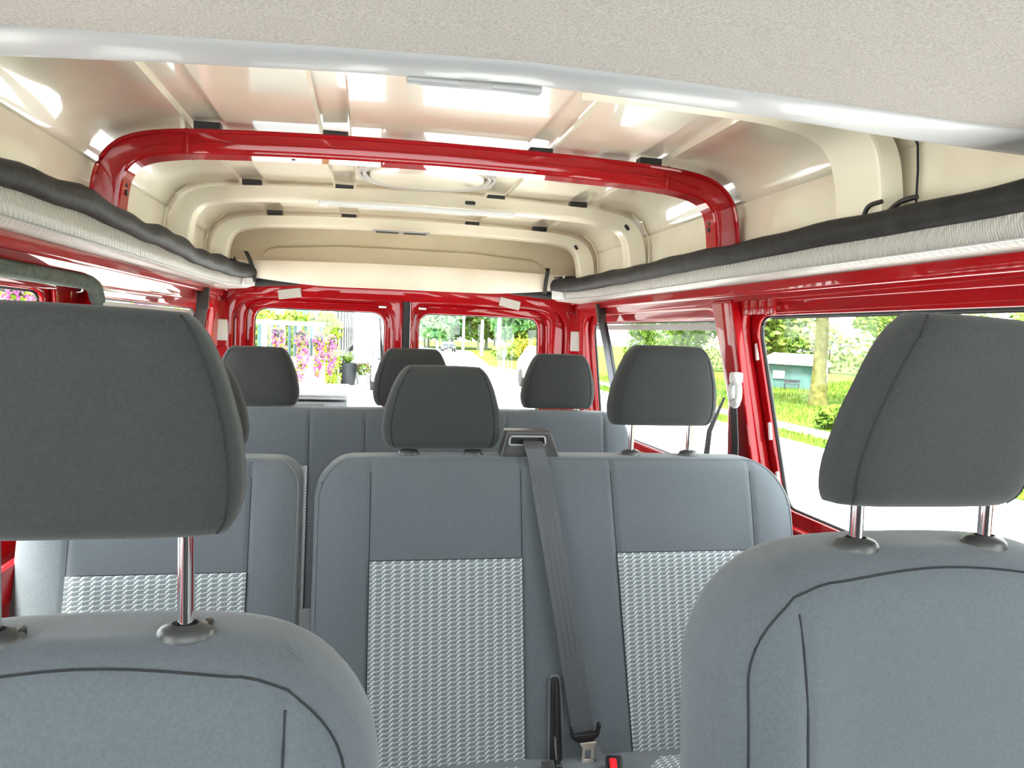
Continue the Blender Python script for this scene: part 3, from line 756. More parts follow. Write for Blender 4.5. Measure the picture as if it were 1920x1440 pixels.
# ---- double bench, second row
e = empty('double_seat', (0.295, 1.76, 0), 'grey double bench seat with zigzag patterned back panels and centre belt', 'seat')
X0 = 0.295
def lx(v_): return v_ - X0
p = Pad(lx(-0.282), lx(0.872), 0.30, 0.982, 0.055, 0.0, 0.25, 0.085, 0.125, 0.03, n=9.0, rb=0.03, crown=0.004,
        seams=(lx(-0.158), lambda z: lx(0.183) + 0.0 * z, lambda z: lx(0.398 + 0.05 * (0.985 - z)), lx(0.757)),
        bumps=((lx(-0.22), 0.012, 0.05), (lx(0.81), 0.012, 0.05), (lx(0.29), 0.006, 0.09)), lrv=1.1)
bb = add('backrest', p.mesh('backrest', 150, 34), M_fabric, e)
add('fabric_panel', p.patch('fabric_panel', lx(-0.157), lx(0.182), 0.335, 0.765, nx=20), M_weave, bb)
add('fabric_panel', p.patch('fabric_panel', lambda z: lx(0.3985 + 0.05 * (0.985 - z)), lx(0.756), 0.335, 0.772, nx=20), M_weave, bb)
for f_ in (lambda z: lx(-0.158), lambda z: lx(0.183), lambda z: lx(0.398 + 0.05 * (0.985 - z)), lambda z: lx(0.757)):
    seamtube('seam', p.seam_path([(f_(z), z) for z in [0.34 + (0.972 - 0.34) * i / 30 for i in range(31)]], 0.0), bb)
for (a, b, z) in ((-0.158, 0.183, 0.766), (0.409, 0.757, 0.773)):
    seamtube('seam', p.seam_path([(lx(a + (b - a) * i / 20), z) for i in range(21)], 0.0005), bb)
# piping round the front edge
pts = []
for i in range(30):
    z = 0.36 + (0.978 - 0.36) * (1 - (1 - i / 29) ** 2) ; xl, xr = p.xb(z); pts.append((xl + 0.010, z))
for i in range(1, 40): pts.append((pts[29][0] + (lx(0.872) - 0.13 - pts[29][0]) * i / 40, 0.978))
for i in range(30):
    z = 0.978 - (0.978 - 0.36) * ((i / 29) ** 2); xl, xr = p.xb(z); pts.append((xr - 0.010, z))
seamtube('piping', p.seam_path(pts, 0.0005), bb, 0.0022, M_piping)
headrest(e, lx(0.003), 0.0, 1.0, 1.190, 0.139, 0.052, None, 0.986, guides=True)
headrest(e, lx(0.543), 0.0, 1.060, 1.253, 0.139, 0.052, None, 0.986, guides=True)
cushion(e, lx(-0.28), lx(0.87), -0.70, -0.17, 0.22, 0.352, [(lx(-0.157), lx(0.182)), (lx(0.43), lx(0.757))])
base(e, lx(-0.2), lx(0.8), -0.6, 0.05, 0.27)
# belt outlet on the top edge
g = rpoly([(lx(0.138), 0.975), (lx(0.283), 0.975), (lx(0.258), 1.046), (lx(0.152), 1.046)], [0, 0, 0.008, 0.008], 4)
hs = rpoly([(lx(0.158), 1.013), (lx(0.245), 1.013), (lx(0.243), 1.033), (lx(0.160), 1.033)], 0.006, 4)
add('belt_outlet', sheet([g, hs], 0.05, 0.003, lambda a, b, c: (a, -0.035 + c, b), 'belt_outlet'), M_darkplastic, e)
box('outlet_slot', lx(0.156), lx(0.247), -0.02, 0.0, 1.011, 1.035, M_blackplastic, e, 0.002, 1)
tube('outlet_rim', [(q[0], -0.0365, q[1]) for q in hs], 0.0022, M_greyplastic, e, n=6, closed=True)
# lever recess in the lower back
sx_ = lx(0.250)
rec = rpoly([(-0.016, 0.33), (0.016, 0.33), (0.013, 0.52), (-0.011, 0.52)], [0, 0, 0.012, 0.012], 6)
add('lever_recess', sheet([rec], 0.004, 0.0005, lambda a, b, c: (sx_ + a, p.front(sx_ + a, b) - 0.003 + c, b), 'recess'), M_rubber, e)
tube('recess_rim', [(sx_ + a, p.front(sx_ + a, b) - 0.004, b) for a, b in rec], 0.0028, M_fabric, e, n=6, closed=True)
tube('lever', [(sx_ + 0.003, p.front(sx_, z) - 0.008, z) for z in (0.508, 0.46, 0.41, 0.37, 0.335)], [0.004, 0.006, 0.0065, 0.008, 0.009], M_blackplastic, e, n=10)
tube('lever_pin', [(sx_ - 0.004, p.front(sx_, 0.4) - 0.016, 0.405), (sx_ - 0.001, p.front(sx_, 0.34) - 0.02, 0.335)], 0.0022, M_chrome, e, n=8)
# belt webbing, its own thing, lying over the backrest
bt = empty('seat_belt', (0.295, 1.76, 0), 'grey seat belt running down the middle of the double bench', 'seat belt')
def bc(z): return lx(0.2165 + (1.02 - z) * 0.155)
path = [(lx(0.205), -0.012, 1.024), (lx(0.213), -0.040, 1.022), (lx(0.214), -0.058, 1.008)]
zz = 0.985
while zz > 0.40:
    path.append((bc(zz), p.front(bc(zz), min(zz, 0.965)) - 0.006 - 0.012 * sin(pi * min(1, (0.985 - zz) / 0.6)), zz)); zz -= 0.02
wid = []
for i, q in enumerate(path): wid.append((0.050 if i > 5 else 0.047, 0, 0.010 if i > 3 else 0.0))
ribbon('webbing', path, wid, 0.0016, (0.05, -1, 0.05), M_belt, bt)
for k in (-0.012, 0.0, 0.012):
    tube('stripe', [(q[0] + k, q[1] - 0.0012, q[2] + k * 0.2) for q in path[6:26]], 0.0004, M_belt, bt, n=4)
q = Vector(path[-1])
ribbon('webbing', [q + Vector((0.005, 0.004, 0)), q + Vector((0.014, -0.01, -0.03)), q + Vector((0.022, -0.03, -0.045))], (0.036, 0, 0.008), 0.002, (0, -1, 0.1), M_belt, bt)
tg = rpoly([(-0.036, 0.020), (-0.030, -0.004), (-0.018, -0.014), (0.018, -0.012), (0.031, -0.001), (0.036, 0.026), (0.027, 0.026), (0.025, 0.006), (-0.026, 0.003), (-0.028, 0.020)], 0.004, 3)
gr = add('tongue_grip', sheet([tg], 0.012, 0.003, lambda a, b, c: (q.x + a, q.y - 0.020 + c, q.z + b), 'grip'), M_blackplastic, bt)
t2 = rpoly([(-0.019, -0.010), (0.019, -0.008), (0.0125, -0.022), (0.0135, -0.052), (0.008, -0.058), (-0.010, -0.058), (-0.0135, -0.052), (-0.0125, -0.022)], 0.002, 2)
t3 = rpoly([(-0.007, -0.025), (0.007, -0.025), (0.007, -0.046), (-0.007, -0.046)], 0.0015, 2)
add('tongue', sheet([t2, t3], 0.003, 0.0008, lambda a, b, c: (q.x + 0.004 + a, q.y - 0.030 + c, q.z + b), 'tongue'), M_steel, gr)
bk = empty('belt_buckle', (0.362, 1.475, 0.347), 'black belt buckle with red release button on the double bench cushion', 'buckle')
bk.rotation_euler = (0.35, 0, -0.2)
box('buckle_body', -0.018, 0.018, -0.045, 0.03, 0.0, 0.024, M_blackplastic, bk, 0.006, 2)
box('release_button', -0.012, 0.004, -0.03, 0.018, 0.0225, 0.029, M_redbutton, bk, 0.002, 1)
bk2 = empty('belt_buckle', (0.225, 1.50, 0.352), 'dark buckle lying in the gap below the lever slot', 'buckle')
box('buckle_body', -0.014, 0.012, -0.02, 0.014, 0.0, 0.014, M_darkplastic, bk2, 0.003, 2)
box('buckle_body_end', 0.014, 0.026, -0.012, 0.014, 0.0, 0.016, M_blackplastic, bk2, 0.003, 1)

# ---- single seat, second row left
e = empty('single_seat', (-0.597, 1.76, 0), 'grey single seat with patterned panel, partly behind the left front seat', 'seat')
X0 = -0.597
p1 = Pad(lx(-0.870), lx(-0.306), 0.30, 0.978, 0.055, 0.0, 0.25, 0.10, 0.055, 0.03, n=7.0, rb=0.03, crown=0.002, seams=(lx(-0.765), lx(-0.412)),
         bumps=((lx(-0.83), 0.012, 0.05), (lx(-0.36), 0.010, 0.04)), lrv=1.1)
bb = add('backrest', p1.mesh('backrest', 90, 30), M_fabric, e)
add('fabric_panel', p1.patch('fabric_panel', lx(-0.764), lx(-0.413), 0.33, 0.748, nx=20), M_weave, bb)
for xx in (-0.765, -0.412): seamtube('seam', p1.seam_path([(lx(xx), 0.34 + 0.63 * i / 20) for i in range(21)], 0.0), bb)
seamtube('seam', p1.seam_path([(lx(-0.765 + 0.353 * i / 10), 0.749) for i in range(11)]), bb)
pts = []
for i in range(12): pts.append((lx(-0.80) + (0.44) * i / 12, 0.974))
for i in range(30):
    z = 0.974 - (0.974 - 0.36) * ((i / 29) ** 2); xl, xr = p1.xb(z); pts.append((xr - 0.008, z))
seamtube('piping', p1.seam_path(pts, 0.0005), bb, 0.0022, M_piping)
headrest(e, lx(-0.566), 0.0, 0.995, 1.190, 0.139, 0.052, None, 0.982)
cushion(e, lx(-0.865), lx(-0.31), -0.70, -0.17, 0.25, 0.372, [(lx(-0.764), lx(-0.413))]); base(e, lx(-0.82), lx(-0.38), -0.6, 0.05, 0.27)

# ---- rear bench
e = empty('rear_bench', (0.0, 2.62, 0), 'wide grey rear bench seat with three headrests below the rear doors', 'seat')
X0 = 0.0
p3 = Pad(-0.76, 0.755, 0.30, 1.003, 0.055, 0.0, 0.20, 0.06, 0.085, 0.03, n=12.0, rb=0.03, crown=0.002, seams=(-0.355, -0.175, 0.305, 0.655),
         bumps=((-0.7, 0.01, 0.05), (0.7, 0.010, 0.05)))
bb = add('backrest', p3.mesh('backrest', 150, 26), M_fabric, e)
add('fabric_panel', p3.patch('fabric_panel', -0.66, -0.357, 0.34, 0.82), M_weave, bb)
add('fabric_panel', p3.patch('fabric_panel', -0.173, 0.303, 0.34, 0.80), M_weave, bb)
for xx in (-0.355, -0.175, 0.305, 0.655): seamtube('seam', p3.seam_path([(xx, 0.34 + 0.655 * i / 20) for i in range(21)], 0.0), bb)
for (hx, z0, z1) in ((-0.527, 1.008, 1.200), (-0.018, 1.012, 1.208), (0.497, 1.012, 1.204)):
    headrest(e, hx, 0.0, z0, z1, 0.134, 0.05, None, 0.992)
cushion(e, -0.75, 0.75, -0.66, -0.16, 0.25, 0.38, [(-0.66, -0.36), (-0.17, 0.3), (0.36, 0.655)]); base(e, -0.65, 0.65, -0.56, 0.05, 0.27)

# ---- seat belts on the walls
def side_belt(sd, label):
    o = empty('side_belt', (sd * 0.80, 3.05, 0), label, 'seat belt')
    pa = [(sd * 0.004, 0.10, 1.412), (sd * 0.0, 0.06, 1.375), (-sd * 0.004, 0.03, 1.33)]
    ribbon('guide_cover', pa, (0.040, 0.016, 0.0), 0.02, (0, -1, 0.2), M_darkplastic, o)
    pb = [(-sd * 0.004, 0.03, 1.335), (-sd * 0.004, -0.05, 1.24), (-sd * 0.004, -0.16, 1.08), (-sd * 0.004, -0.22, 0.95)]
    ribbon('webbing', pb, (0.036, 0.014, 0.0), 0.003, (0, -1, 0.3), M_belt, o)
    ribbon('webbing_edge', [(a + sd * 0.017, b + 0.004, c) for a, b, c in pb], (0.012, 0.004, 0.0), 0.005, (0, -1, 0.3), M_rubber, o)
side_belt(1, 'dark seat belt hanging across the right rear side window')
side_belt(-1, 'dark seat belt hanging across the left rear side window')
pb = empty('pillar_belt', (0.822, 1.93, 1.135), 'white belt ring with black belt on the red right pillar', 'seat belt')
vs, fs = lathe([(0.0, -0.012), (0.024, -0.010), (0.030, 0.0), (0.026, 0.010), (0.0, 0.014)], 20)
ringpts = [(0.004, 0.020 * cos(2 * pi * k / 20), -0.004 + 0.034 * sin(2 * pi * k / 20)) for k in range(20)]
tube('ring', ringpts, 0.010, M_whiteplastic, pb, n=10, closed=True)
box('cap', 0.0, 0.03, 0.004, 0.036, 0.020, 0.052, M_whiteplastic, pb, 0.009, 3)
ribbon('webbing', [(0.006, 0.012, -0.02), (0.02, 0.014, -0.15), (0.03, 0.016, -0.60)], (0, 0.036, 0), 0.003, (1, 0, 0), M_rubber, pb)
ribbon('webbing', [(-0.012, 0.03, -0.02), (-0.03, 0.075, -0.12), (-0.04, 0.10, -0.40)], [(0, 0.01, 0), (0, 0.03, 0), (0, 0.045, 0)], 0.002, (1, 0, 0), M_belt, pb)

# ------------------------------------------------------------------ outside
GZ = -0.55
M_concrete = noisy(newmat('pale_paving', (0.4, 0.4, 0.39), 0.85), (0.58, 0.58, 0.56), (0.68, 0.68, 0.65), 0.8, 5)
M_grass = noisy(newmat('grass_ground', (0.05, 0.07, 0.01), 1.0, spec=0.1), (0.050, 0.105, 0.008), (0.110, 0.145, 0.018), 0.55, 8)
def leafmat(name, c1, c2, scale=2.0):
    m = newmat(name, c1, 0.8, spec=0.15); return noisy(m, c1, c2, scale, 3)
M_blade = leafmat('grass_blades', (0.05, 0.12, 0.008), (0.12, 0.17, 0.018), 0.7)
M_leaf = leafmat('tree_leaves', (0.07, 0.17, 0.018), (0.24, 0.32, 0.06))
M_leafblue = leafmat('forest_leaves', (0.07, 0.22, 0.10), (0.22, 0.36, 0.10), 0.6)
M_leafyellow = leafmat('hedge_leaves', (0.09, 0.18, 0.008), (0.26, 0.30, 0.02), 6)
M_gold = leafmat('golden_leaves', (0.13, 0.12, 0.006), (0.16, 0.14, 0.01), 2)
M_pink = leafmat('petunia_petals', (0.42, 0.05, 0.20), (0.45, 0.14, 0.42), 20)
M_bark = noisy(newmat('mossy_bark', (0.09, 0.08, 0.03), 0.95, spec=0.1), (0.07, 0.065, 0.020), (0.16, 0.15, 0.045), 5, 6, 0.8, 8, dist=0.03)
M_palebark = newmat('pale_bark', (0.32, 0.32, 0.28), 0.9)
M_white = newmat('white_render', (0.6, 0.6, 0.58), 0.8)
M_whitebrick = noisy(newmat('white_brick', (0.4, 0.4, 0.4), 0.8), (0.26, 0.26, 0.26), (0.5, 0.5, 0.5), 3, 4)
M_teal = newmat('teal_boards', (0.045, 0.115, 0.105), 0.7)
M_tealslat = newmat('teal_slats', (0.05, 0.10, 0.10), 0.7)
M_darkglass = newmat('dark_window', (0.03, 0.035, 0.04), 0.2)
M_potgrey = newmat('grey_pot', (0.012, 0.014, 0.018), 0.6)
M_bin = newmat('pale_bin_plastic', (0.11, 0.12, 0.125), 0.5)
M_binlid = newmat('bin_lid_plastic', (0.09, 0.10, 0.11), 0.4)
M_silver = newmat('silver_paint', (0.08, 0.085, 0.09), 0.3, coat=0.8)
M_whitecar = newmat('white_paint', (0.5, 0.5, 0.5), 0.3, coat=0.8)
M_tyre = newmat('tyre', (0.01, 0.01, 0.01), 0.8)
M_blue = newmat('blue_enamel', (0.02, 0.05, 0.12), 0.5)
M_redlamp = newmat('red_panel', (0.12, 0.01, 0.01), 0.5)

gr_ = box('ground', -90, 110, -30, 170, GZ - 0.1, GZ, M_concrete, None, 0, 1, kind='structure')
def flatpoly(name, pts, z, t, mat, **kw):
    return add(name, sheet([rpoly(pts, 0)], t, 0.0, lambda a, b, c: (a, b, z + c), name), mat, None, **kw)
flatpoly('grass_field', [(9.4, -25), (105, -25), (105, 165), (4, 165), (4, 95), (10, 76), (6.6, 42), (8.2, 36), (9.4, 30)], GZ, 0.03, M_grass, label='bright green grass field beyond the road on the right', cat='grass', kind='stuff')
flatpoly('grass_verge', [(7.6, -25), (8.5, -25), (8.5, 33), (7.9, 33)], GZ, 0.025, M_grass, label='narrow yellow green grass verge beside the road', cat='grass', kind='stuff')

def leafcloud(name, blobs, n, size, seed=1, squash=1.0, shell=0.55):
    """n leaf quads spread over ellipsoid blobs (x,y,z,rx,ry,rz)"""
    R_ = random.Random(seed); vs = []; fs = []
    tot = sum(b[3] * b[4] + b[4] * b[5] for b in blobs)
    for b in blobs:
        k = int(n * (b[3] * b[4] + b[4] * b[5]) / tot)
        for _ in range(k):
            d = Vector((R_.gauss(0, 1), R_.gauss(0, 1), R_.gauss(0, 1))).normalized() * (shell + (1 - shell) * R_.random())
            c = Vector((b[0] + d.x * b[3], b[1] + d.y * b[4], b[2] + d.z * b[5]))
            a = Vector((R_.gauss(0, 1), R_.gauss(0, 1), R_.gauss(0, 1))).normalized(); q = a.orthogonal().normalized()
            s_ = size * (0.6 + 0.8 * R_.random()); i = len(vs)
            vs += [c - a * s_, c + q * s_ * 0.55, c + a * s_, c - q * s_ * 0.55]; fs.append((i, i + 1, i + 2, i + 3))
    return mk(name, vs, fs, False)
def trunk_mesh(name, r0, r1, h, seed=0, n=10, bumps=0.1, lean=(0, 0)):
    R_ = random.Random(seed); vs = []; fs = []; K = 12
    for i in range(K + 1):
        t = i / K; rr = r0 + (r1 - r0) * t + (r0 * 0.35 * (1 - t * 6) if t < 1 / 6 else 0)
        for k in range(n):
            a = 2 * pi * k / n; q = rr * (1 + bumps * (R_.random() - 0.5)); vs.append((q * cos(a) + lean[0] * t, q * sin(a) + lean[1] * t, h * t - 0.05))
    for i in range(K):
        for k in range(n): fs.append((i * n + k, i * n + (k + 1) % n, (i + 1) * n + (k + 1) % n, (i + 1) * n + k))
    fs.append(tuple(K * n + k for k in range(n)))
    return mk(name, vs, fs, ang=60)
def tree(loc, h, cw, r0, label, mat, seed, n=2500, leaf=0.14, crown_from=0.35, bark=None, group=None, tname='tree'):
    e = empty(tname, loc, label, 'tree', group)
    R_ = random.Random(seed); bl = []
    cz0 = h * crown_from
    for i in range(9):
        t = i / 8; z = cz0 + (h - cz0) * (0.15 + 0.75 * t); w_ = cw * (0.55 + 0.45 * sin(pi * (0.2 + 0.7 * t)))
        for j in range(2):
            bl.append((R_.uniform(-.5, .5) * w_, R_.uniform(-.5, .5) * w_, z + R_.uniform(-.2, .2), w_ * 0.55, w_ * 0.55, (h - cz0) * 0.16))
    add('trunk', trunk_mesh('trunk', r0, r0 * 0.55, h * 0.8, seed), bark or M_bark, e)
    add('crown', leafcloud('crown', bl, n, leaf, seed), mat, e)
    return e
def copy_tree(root, loc, label, rz=0, sc=1, group=None):
    c = root.copy(); COL.objects.link(c); c.location = loc; c.rotation_euler = (0, 0, rz); c.scale = (sc, sc, sc); c['label'] = label
    if group: c['group'] = group
    for ch in list(root.children):
        d = ch.copy(); COL.objects.link(d); d.parent = c
        for g in list(ch.children):
            e_ = g.copy(); COL.objects.link(e_); e_.parent = d
    return c

# trees on the right
tr = tree((12.7, 19.9, GZ), 8.5, 3.2, 0.21, 'thick mossy tree trunk with hanging green leaves in front of the teal shed', M_leaf, 5, 5200, 0.17, 0.42)
# drooping outer boughs of that tree
add('bough', leafcloud('bough', [(1.5, -0.8, 2.55, 0.9, 0.9, 0.75), (2.9, -1.7, 2.5, 1.3, 1.0, 1.0), (4.8, -3.0, 2.4, 1.5, 1.2, 1.1), (1.0, 0.3, 3.6, 1.6, 1.4, 0.8), (-0.9, 0.6, 2.9, 0.5, 0.5, 0.35)], 4600, 0.09, 9), M_leaf, tr)
base_t = tree((22.5, 40.0, GZ), 8.0, 3.4, 0.20, 'broad bushy tree behind the teal shed, left of the mossy trunk', M_leaf, 11, 4200, 0.22, 0.12)
copy_tree(base_t, (29.5, 38.0, GZ), 'bushy tree behind the teal shed, right of the mossy trunk', 1.3, 1.0)
copy_tree(base_t, (36, 34.0, GZ), 'bushy tree at the far right behind the front headrest', 2.1, 1.1)
copy_tree(base_t, (18.2, 42.5, GZ), 'bushy tree seen at the front edge of the right rear side window', 4.0, 0.8)
copy_tree(base_t, (26.0, 44.0, GZ), 'bushy tree behind the teal shed, hidden mostly by the mossy trunk', 0.5, 0.95)
copy_tree(base_t, (14.3, 38.5, GZ), 'slim green tree imitating a reflection in the middle of the right rear side window', 3.0, 0.42)  # added tree, stands in for a tree reflection on the pane
copy_tree(base_t, (40.0, 21.0, GZ), 'bushy tree across the field at the right edge of the frame', 5.0, 1.0)
hr = empty('hedgerow', (20, 48, GZ), 'rough green hedgerow along the far side of the field', 'hedge')
R_ = random.Random(5); bl = [(i * 1.5, -i * 0.62 + R_.uniform(-.4, .4), 1.0 + R_.uniform(0, .5), 1.3, 1.0, 1.25 + R_.uniform(0, .5)) for i in range(24)]
add('foliage', leafcloud('foliage', bl, 9000, 0.16, 91), M_leaf, hr)
for i in range(0, 24, 3): add('stem', trunk_mesh('stem', 0.08, 0.05, 1.6, i, 6), M_bark, hr).location = (bl[i][0], bl[i][1], 0)
# shrubs and tufts near the verge
def bush(loc, s_, label, mat, seed, n=900, leaf=0.09, cat='bush', name='bush'):
    e = empty(name, loc, label, cat)
    add('foliage', leafcloud('foliage', [(0, 0, s_ * 0.55, s_, s_ * 0.8, s_ * 0.55), (s_ * 0.5, 0.1, s_ * 0.4, s_ * 0.6, s_ * 0.6, s_ * 0.45)], n, leaf, seed), mat, e)
    add('stem', trunk_mesh('stem', 0.05, 0.03, s_ * 0.5, seed, 6), M_bark, e)
    return e
bush((9.75, 14.6, GZ), 0.5, 'low green bush on the verge left of the front headrest', M_blade, 21, 1500, 0.07)
bush((10.6, 14.2, GZ), 0.55, 'second low green bush on the verge beside the headrest edge', M_blade, 22, 1500, 0.07)
# grass blades (nobody could count them)
R_ = random.Random(4); vs = []; fs = []
for i in range(26000):
    y = R_.uniform(4, 34); x = R_.uniform(9.45, 24) if R_.random() < 0.85 else R_.uniform(7.65, 8.4)
    h_ = R_.uniform(0.05, 0.16); a = R_.random() * pi; dx, dy = cos(a) * 0.02, sin(a) * 0.02; k = len(vs)
    vs += [(x - dx, y - dy, GZ + 0.02), (x + dx, y + dy, GZ + 0.02), (x + R_.uniform(-.05, .05), y + R_.uniform(-.05, .05), GZ + 0.02 + h_)]; fs.append((k, k + 1, k + 2))
add('grass_tufts', mk('grass_tufts', vs, fs, False), M_blade, None, label='loose green grass tufts across the field and verge', cat='grass', kind='stuff')

# teal shed
sh = empty('shed', (16.6, 27.6, GZ), 'small teal field shed with white sheet roof behind the mossy trunk', 'shed', rz=-0.60)
bm = bmesh.new(); addbox(bm, -1.35, 1.15, 0, 1.7, 0, 1.12, 0.0, 1); add('wall', bm_mesh('wall', bm), M_teal, sh)
for i in range(13):
    x = -1.35 + 2.5 * i / 12; box('batten', x - 0.015, x + 0.015, -0.02, 0.0, 0.02, 1.1, M_teal, sh, 0, 1)
vs = [(-1.5, -0.2, 1.08), (1.3, -0.2, 1.02), (1.3, 1.9, 1.05), (-1.5, 1.9, 1.1), (-0.9, 0.8, 1.45), (0.95, 0.8, 1.42)]
vs += [(a, b, c - 0.05) for a, b, c in vs]
fs = [(0, 1, 5, 4), (1, 2, 5), (2, 3, 4, 5), (3, 0, 4), (6, 7, 1, 0), (7, 8, 2, 1), (8, 9, 3, 2), (9, 6, 0, 3), (9, 8, 7, 6)]
add('roof', mk('roof', vs, fs, False), M_white, sh)
for x in (-1.40, 1.17): box('corner_post', x - 0.04, x + 0.04, -0.05, 0.03, 0, 1.04, M_white, sh, 0.005, 1)
box('notice_board', -0.82, -0.38, -0.05, -0.02, 0.42, 0.74, M_white, sh, 0.01, 1)
bn = empty('bench', (16.25, 27.2, GZ), 'dark slatted bench in front of the teal shed', 'bench', rz=-0.60)
for i in range(3): box('slat', -0.3, 0.3, -0.12 + i * 0.09, -0.05 + i * 0.09, 0.24, 0.27, M_darkglass, bn, 0.003, 1)
box('backrest', -0.3, 0.3, 0.14, 0.17, 0.30, 0.42, M_darkglass, bn, 0.003, 1)
for x in (-0.26, 0.26):
    for y in (-0.1, 0.12): box('leg', x - 0.02, x + 0.02, y - 0.02, y + 0.02, 0, 0.25, M_darkglass, bn, 0, 1)

# forest behind the right rear door
ft = tree((7.0, 80, GZ), 9.5, 2.8, 0.15, 'leafy forest tree far behind the right rear door', M_leafblue, 31, 3600, 0.30, 0.13, M_palebark, 'forest trees beyond the road')
ft2 = tree((9.0, 84, GZ), 9.5, 3.0, 0.13, 'leafy forest tree far behind the right rear door', M_leaf, 32, 3600, 0.30, 0.11, M_palebark, 'forest trees beyond the road')
R_ = random.Random(12)
for i in range(19):
    x = 4.0 + i * 0.98 + R_.uniform(-.25, .25)
    copy_tree(ft if i % 2 else ft2, (x, 78 + R_.uniform(0, 14) + (6 if i % 3 == 0 else 0), GZ), 'leafy forest tree far behind the right rear door', R_.random() * 6, R_.uniform(0.8, 1.15), 'forest trees beyond the road')
bush((10.4, 47, GZ), 1.5, 'golden yellow bush at the right edge of the right rear door window', M_gold, 41, 1400, 0.12)
bush((9.3, 52, GZ), 1.1, 'low green bush left of the golden bush', M_leaf, 42, 900, 0.12)
bush((11.2, 56, GZ), 1.5, 'rounded green bush behind the golden bush', M_leafyellow, 43, 900, 0.14)
def pole(x, y, h, rr, label):
    tube('pole', [(x, y, GZ), (x, y, GZ + h * 0.5), (x, y, GZ + h)], [rr, rr * 0.9, rr * 0.8], M_white, None, n=8, label=label, cat='pole')
pole(9.95, 59, 6.5, 0.17, 'thick white pole in the middle of the right rear door window')
pole(7.5, 62, 4.4, 0.11, 'thinner white pole left of the thick white pole')
pole(8.75, 60, 2.9, 0.14, 'short white post between the two taller poles')
sg = empty('road_sign', (6.9, 39.5, GZ), 'small blue road marker post on the verge', 'sign')
tube('post', [(0, 0, 0), (0, 0, 0.95)], 0.05, M_white, sg, n=8); box('panel', -0.13, 0.13, -0.03, -0.01, 0.62, 0.95, M_blue, sg, 0.01, 1)

def car(loc, label, paint, rz=0, sc=1.0):
    e = empty('car', loc, label, 'car', rz=rz); e.scale = (sc, sc, sc)
    prof_ = [(-2.0, 0.28), (-2.05, 0.55), (-1.95, 0.78), (-1.1, 0.93), (-0.45, 1.38), (0.9, 1.45), (1.75, 1.05), (2.0, 0.9), (2.05, 0.4), (1.95, 0.28)]
    me = sheet([rpoly(prof_, 0.12, 4)], 1.70, 0.10, lambda a, b, c: ((c - 0.85) * (1.0 if b < 0.95 else 1 - 0.25 * (b - 0.95)), a, b), 'body')
    add('body', me, paint, e)
    gl = [(-1.0, 0.97), (-0.45, 1.34), (0.85, 1.40), (1.5, 1.08)]
    add('side_glass', sheet([rpoly(gl, 0.05, 3)], 1.66, 0.02, lambda a, b, c: ((c - 0.83) * (1 - 0.18 * (b - 0.95)), a, b + 0.0), 'glass'), M_darkglass, e)
    vs = [(-0.66, -1.13, 0.95), (0.66, -1.13, 0.95), (0.56, -0.5, 1.36), (-0.56, -0.5, 1.36)]
    add('windscreen', mk('windscreen', vs + [(a, b + 0.02, c - 0.03) for a, b, c in vs], [(0, 1, 2, 3), (7, 6, 5, 4), (0, 4, 5, 1), (1, 5, 6, 2), (2, 6, 7, 3), (3, 7, 4, 0)], False), M_darkglass, e)
    for sx2 in (-0.78, 0.78):
        for yy in (-1.25, 1.25):
            v_, f_ = lathe([(0.10, -0.1), (0.30, -0.1), (0.32, -0.06), (0.32, 0.06), (0.30, 0.1), (0.10, 0.1)], 16)
            add('wheel', mk('wheel', [(sx2 + c, yy + a, 0.32 + b) for a, b, c in v_], f_), M_tyre, e)
    for sx2 in (-0.6, 0.6): box('headlight', sx2 - 0.16, sx2 + 0.16, -2.04, -1.96, 0.58, 0.74, M_lens, e, 0.02, 2)
    box('bumper', -0.75, 0.75, -2.09, -1.98, 0.26, 0.44, M_tyre, e, 0.02, 2); box('grille', -0.35, 0.35, -2.06, -2.0, 0.5, 0.66, M_tyre, e, 0.01, 1)
    box('number_plate', -0.24, 0.24, -2.10, -2.08, 0.36, 0.44, M_whitecar, e, 0, 1)
    return e
car((0.78, 24.5, GZ), 'silver car parked in the lane, half hidden by the middle rear headrest', M_silver)
car((6.0, 25, GZ), 'white car behind the right rear headrest', M_whitecar)
car((7.3, 72, GZ), 'tiny dark car far down the road', M_darkglass, 0, 0.7)

# garden wall with hanging flower baskets
A = Vector((-4.6, 3.6)); Bv = Vector((-0.81, 11.43)); D2 = (Bv - A).normalized(); Nn = Vector((D2.y, -D2.x)); LEN = (Bv - A).length
gw = empty('garden_fence', (A.x, A.y, GZ), 'white garden fence with teal slats behind the hanging flowers', 'fence', rz=math.atan2(D2.y, D2.x))
box('panel', 0, LEN, -0.03, 0.03, 0, 1.42, M_white, gw, 0.005, 1)
k = 0
while k * 0.42 < LEN:
    x = k * 0.42; box('post', x - 0.03, x + 0.03, -0.05, 0.05, 0, 1.90, M_white, gw, 0.004, 1); k += 1
for k in range(int(LEN / 0.14)):
    x = 0.05 + k * 0.14
    box('slat', x, x + 0.05, -0.012, 0.012, 1.40, 1.84, M_tealslat, gw, 0.002, 1)
box('top_rail', 0, LEN, -0.03, 0.03, 1.84, 1.90, M_white, gw, 0.004, 1)
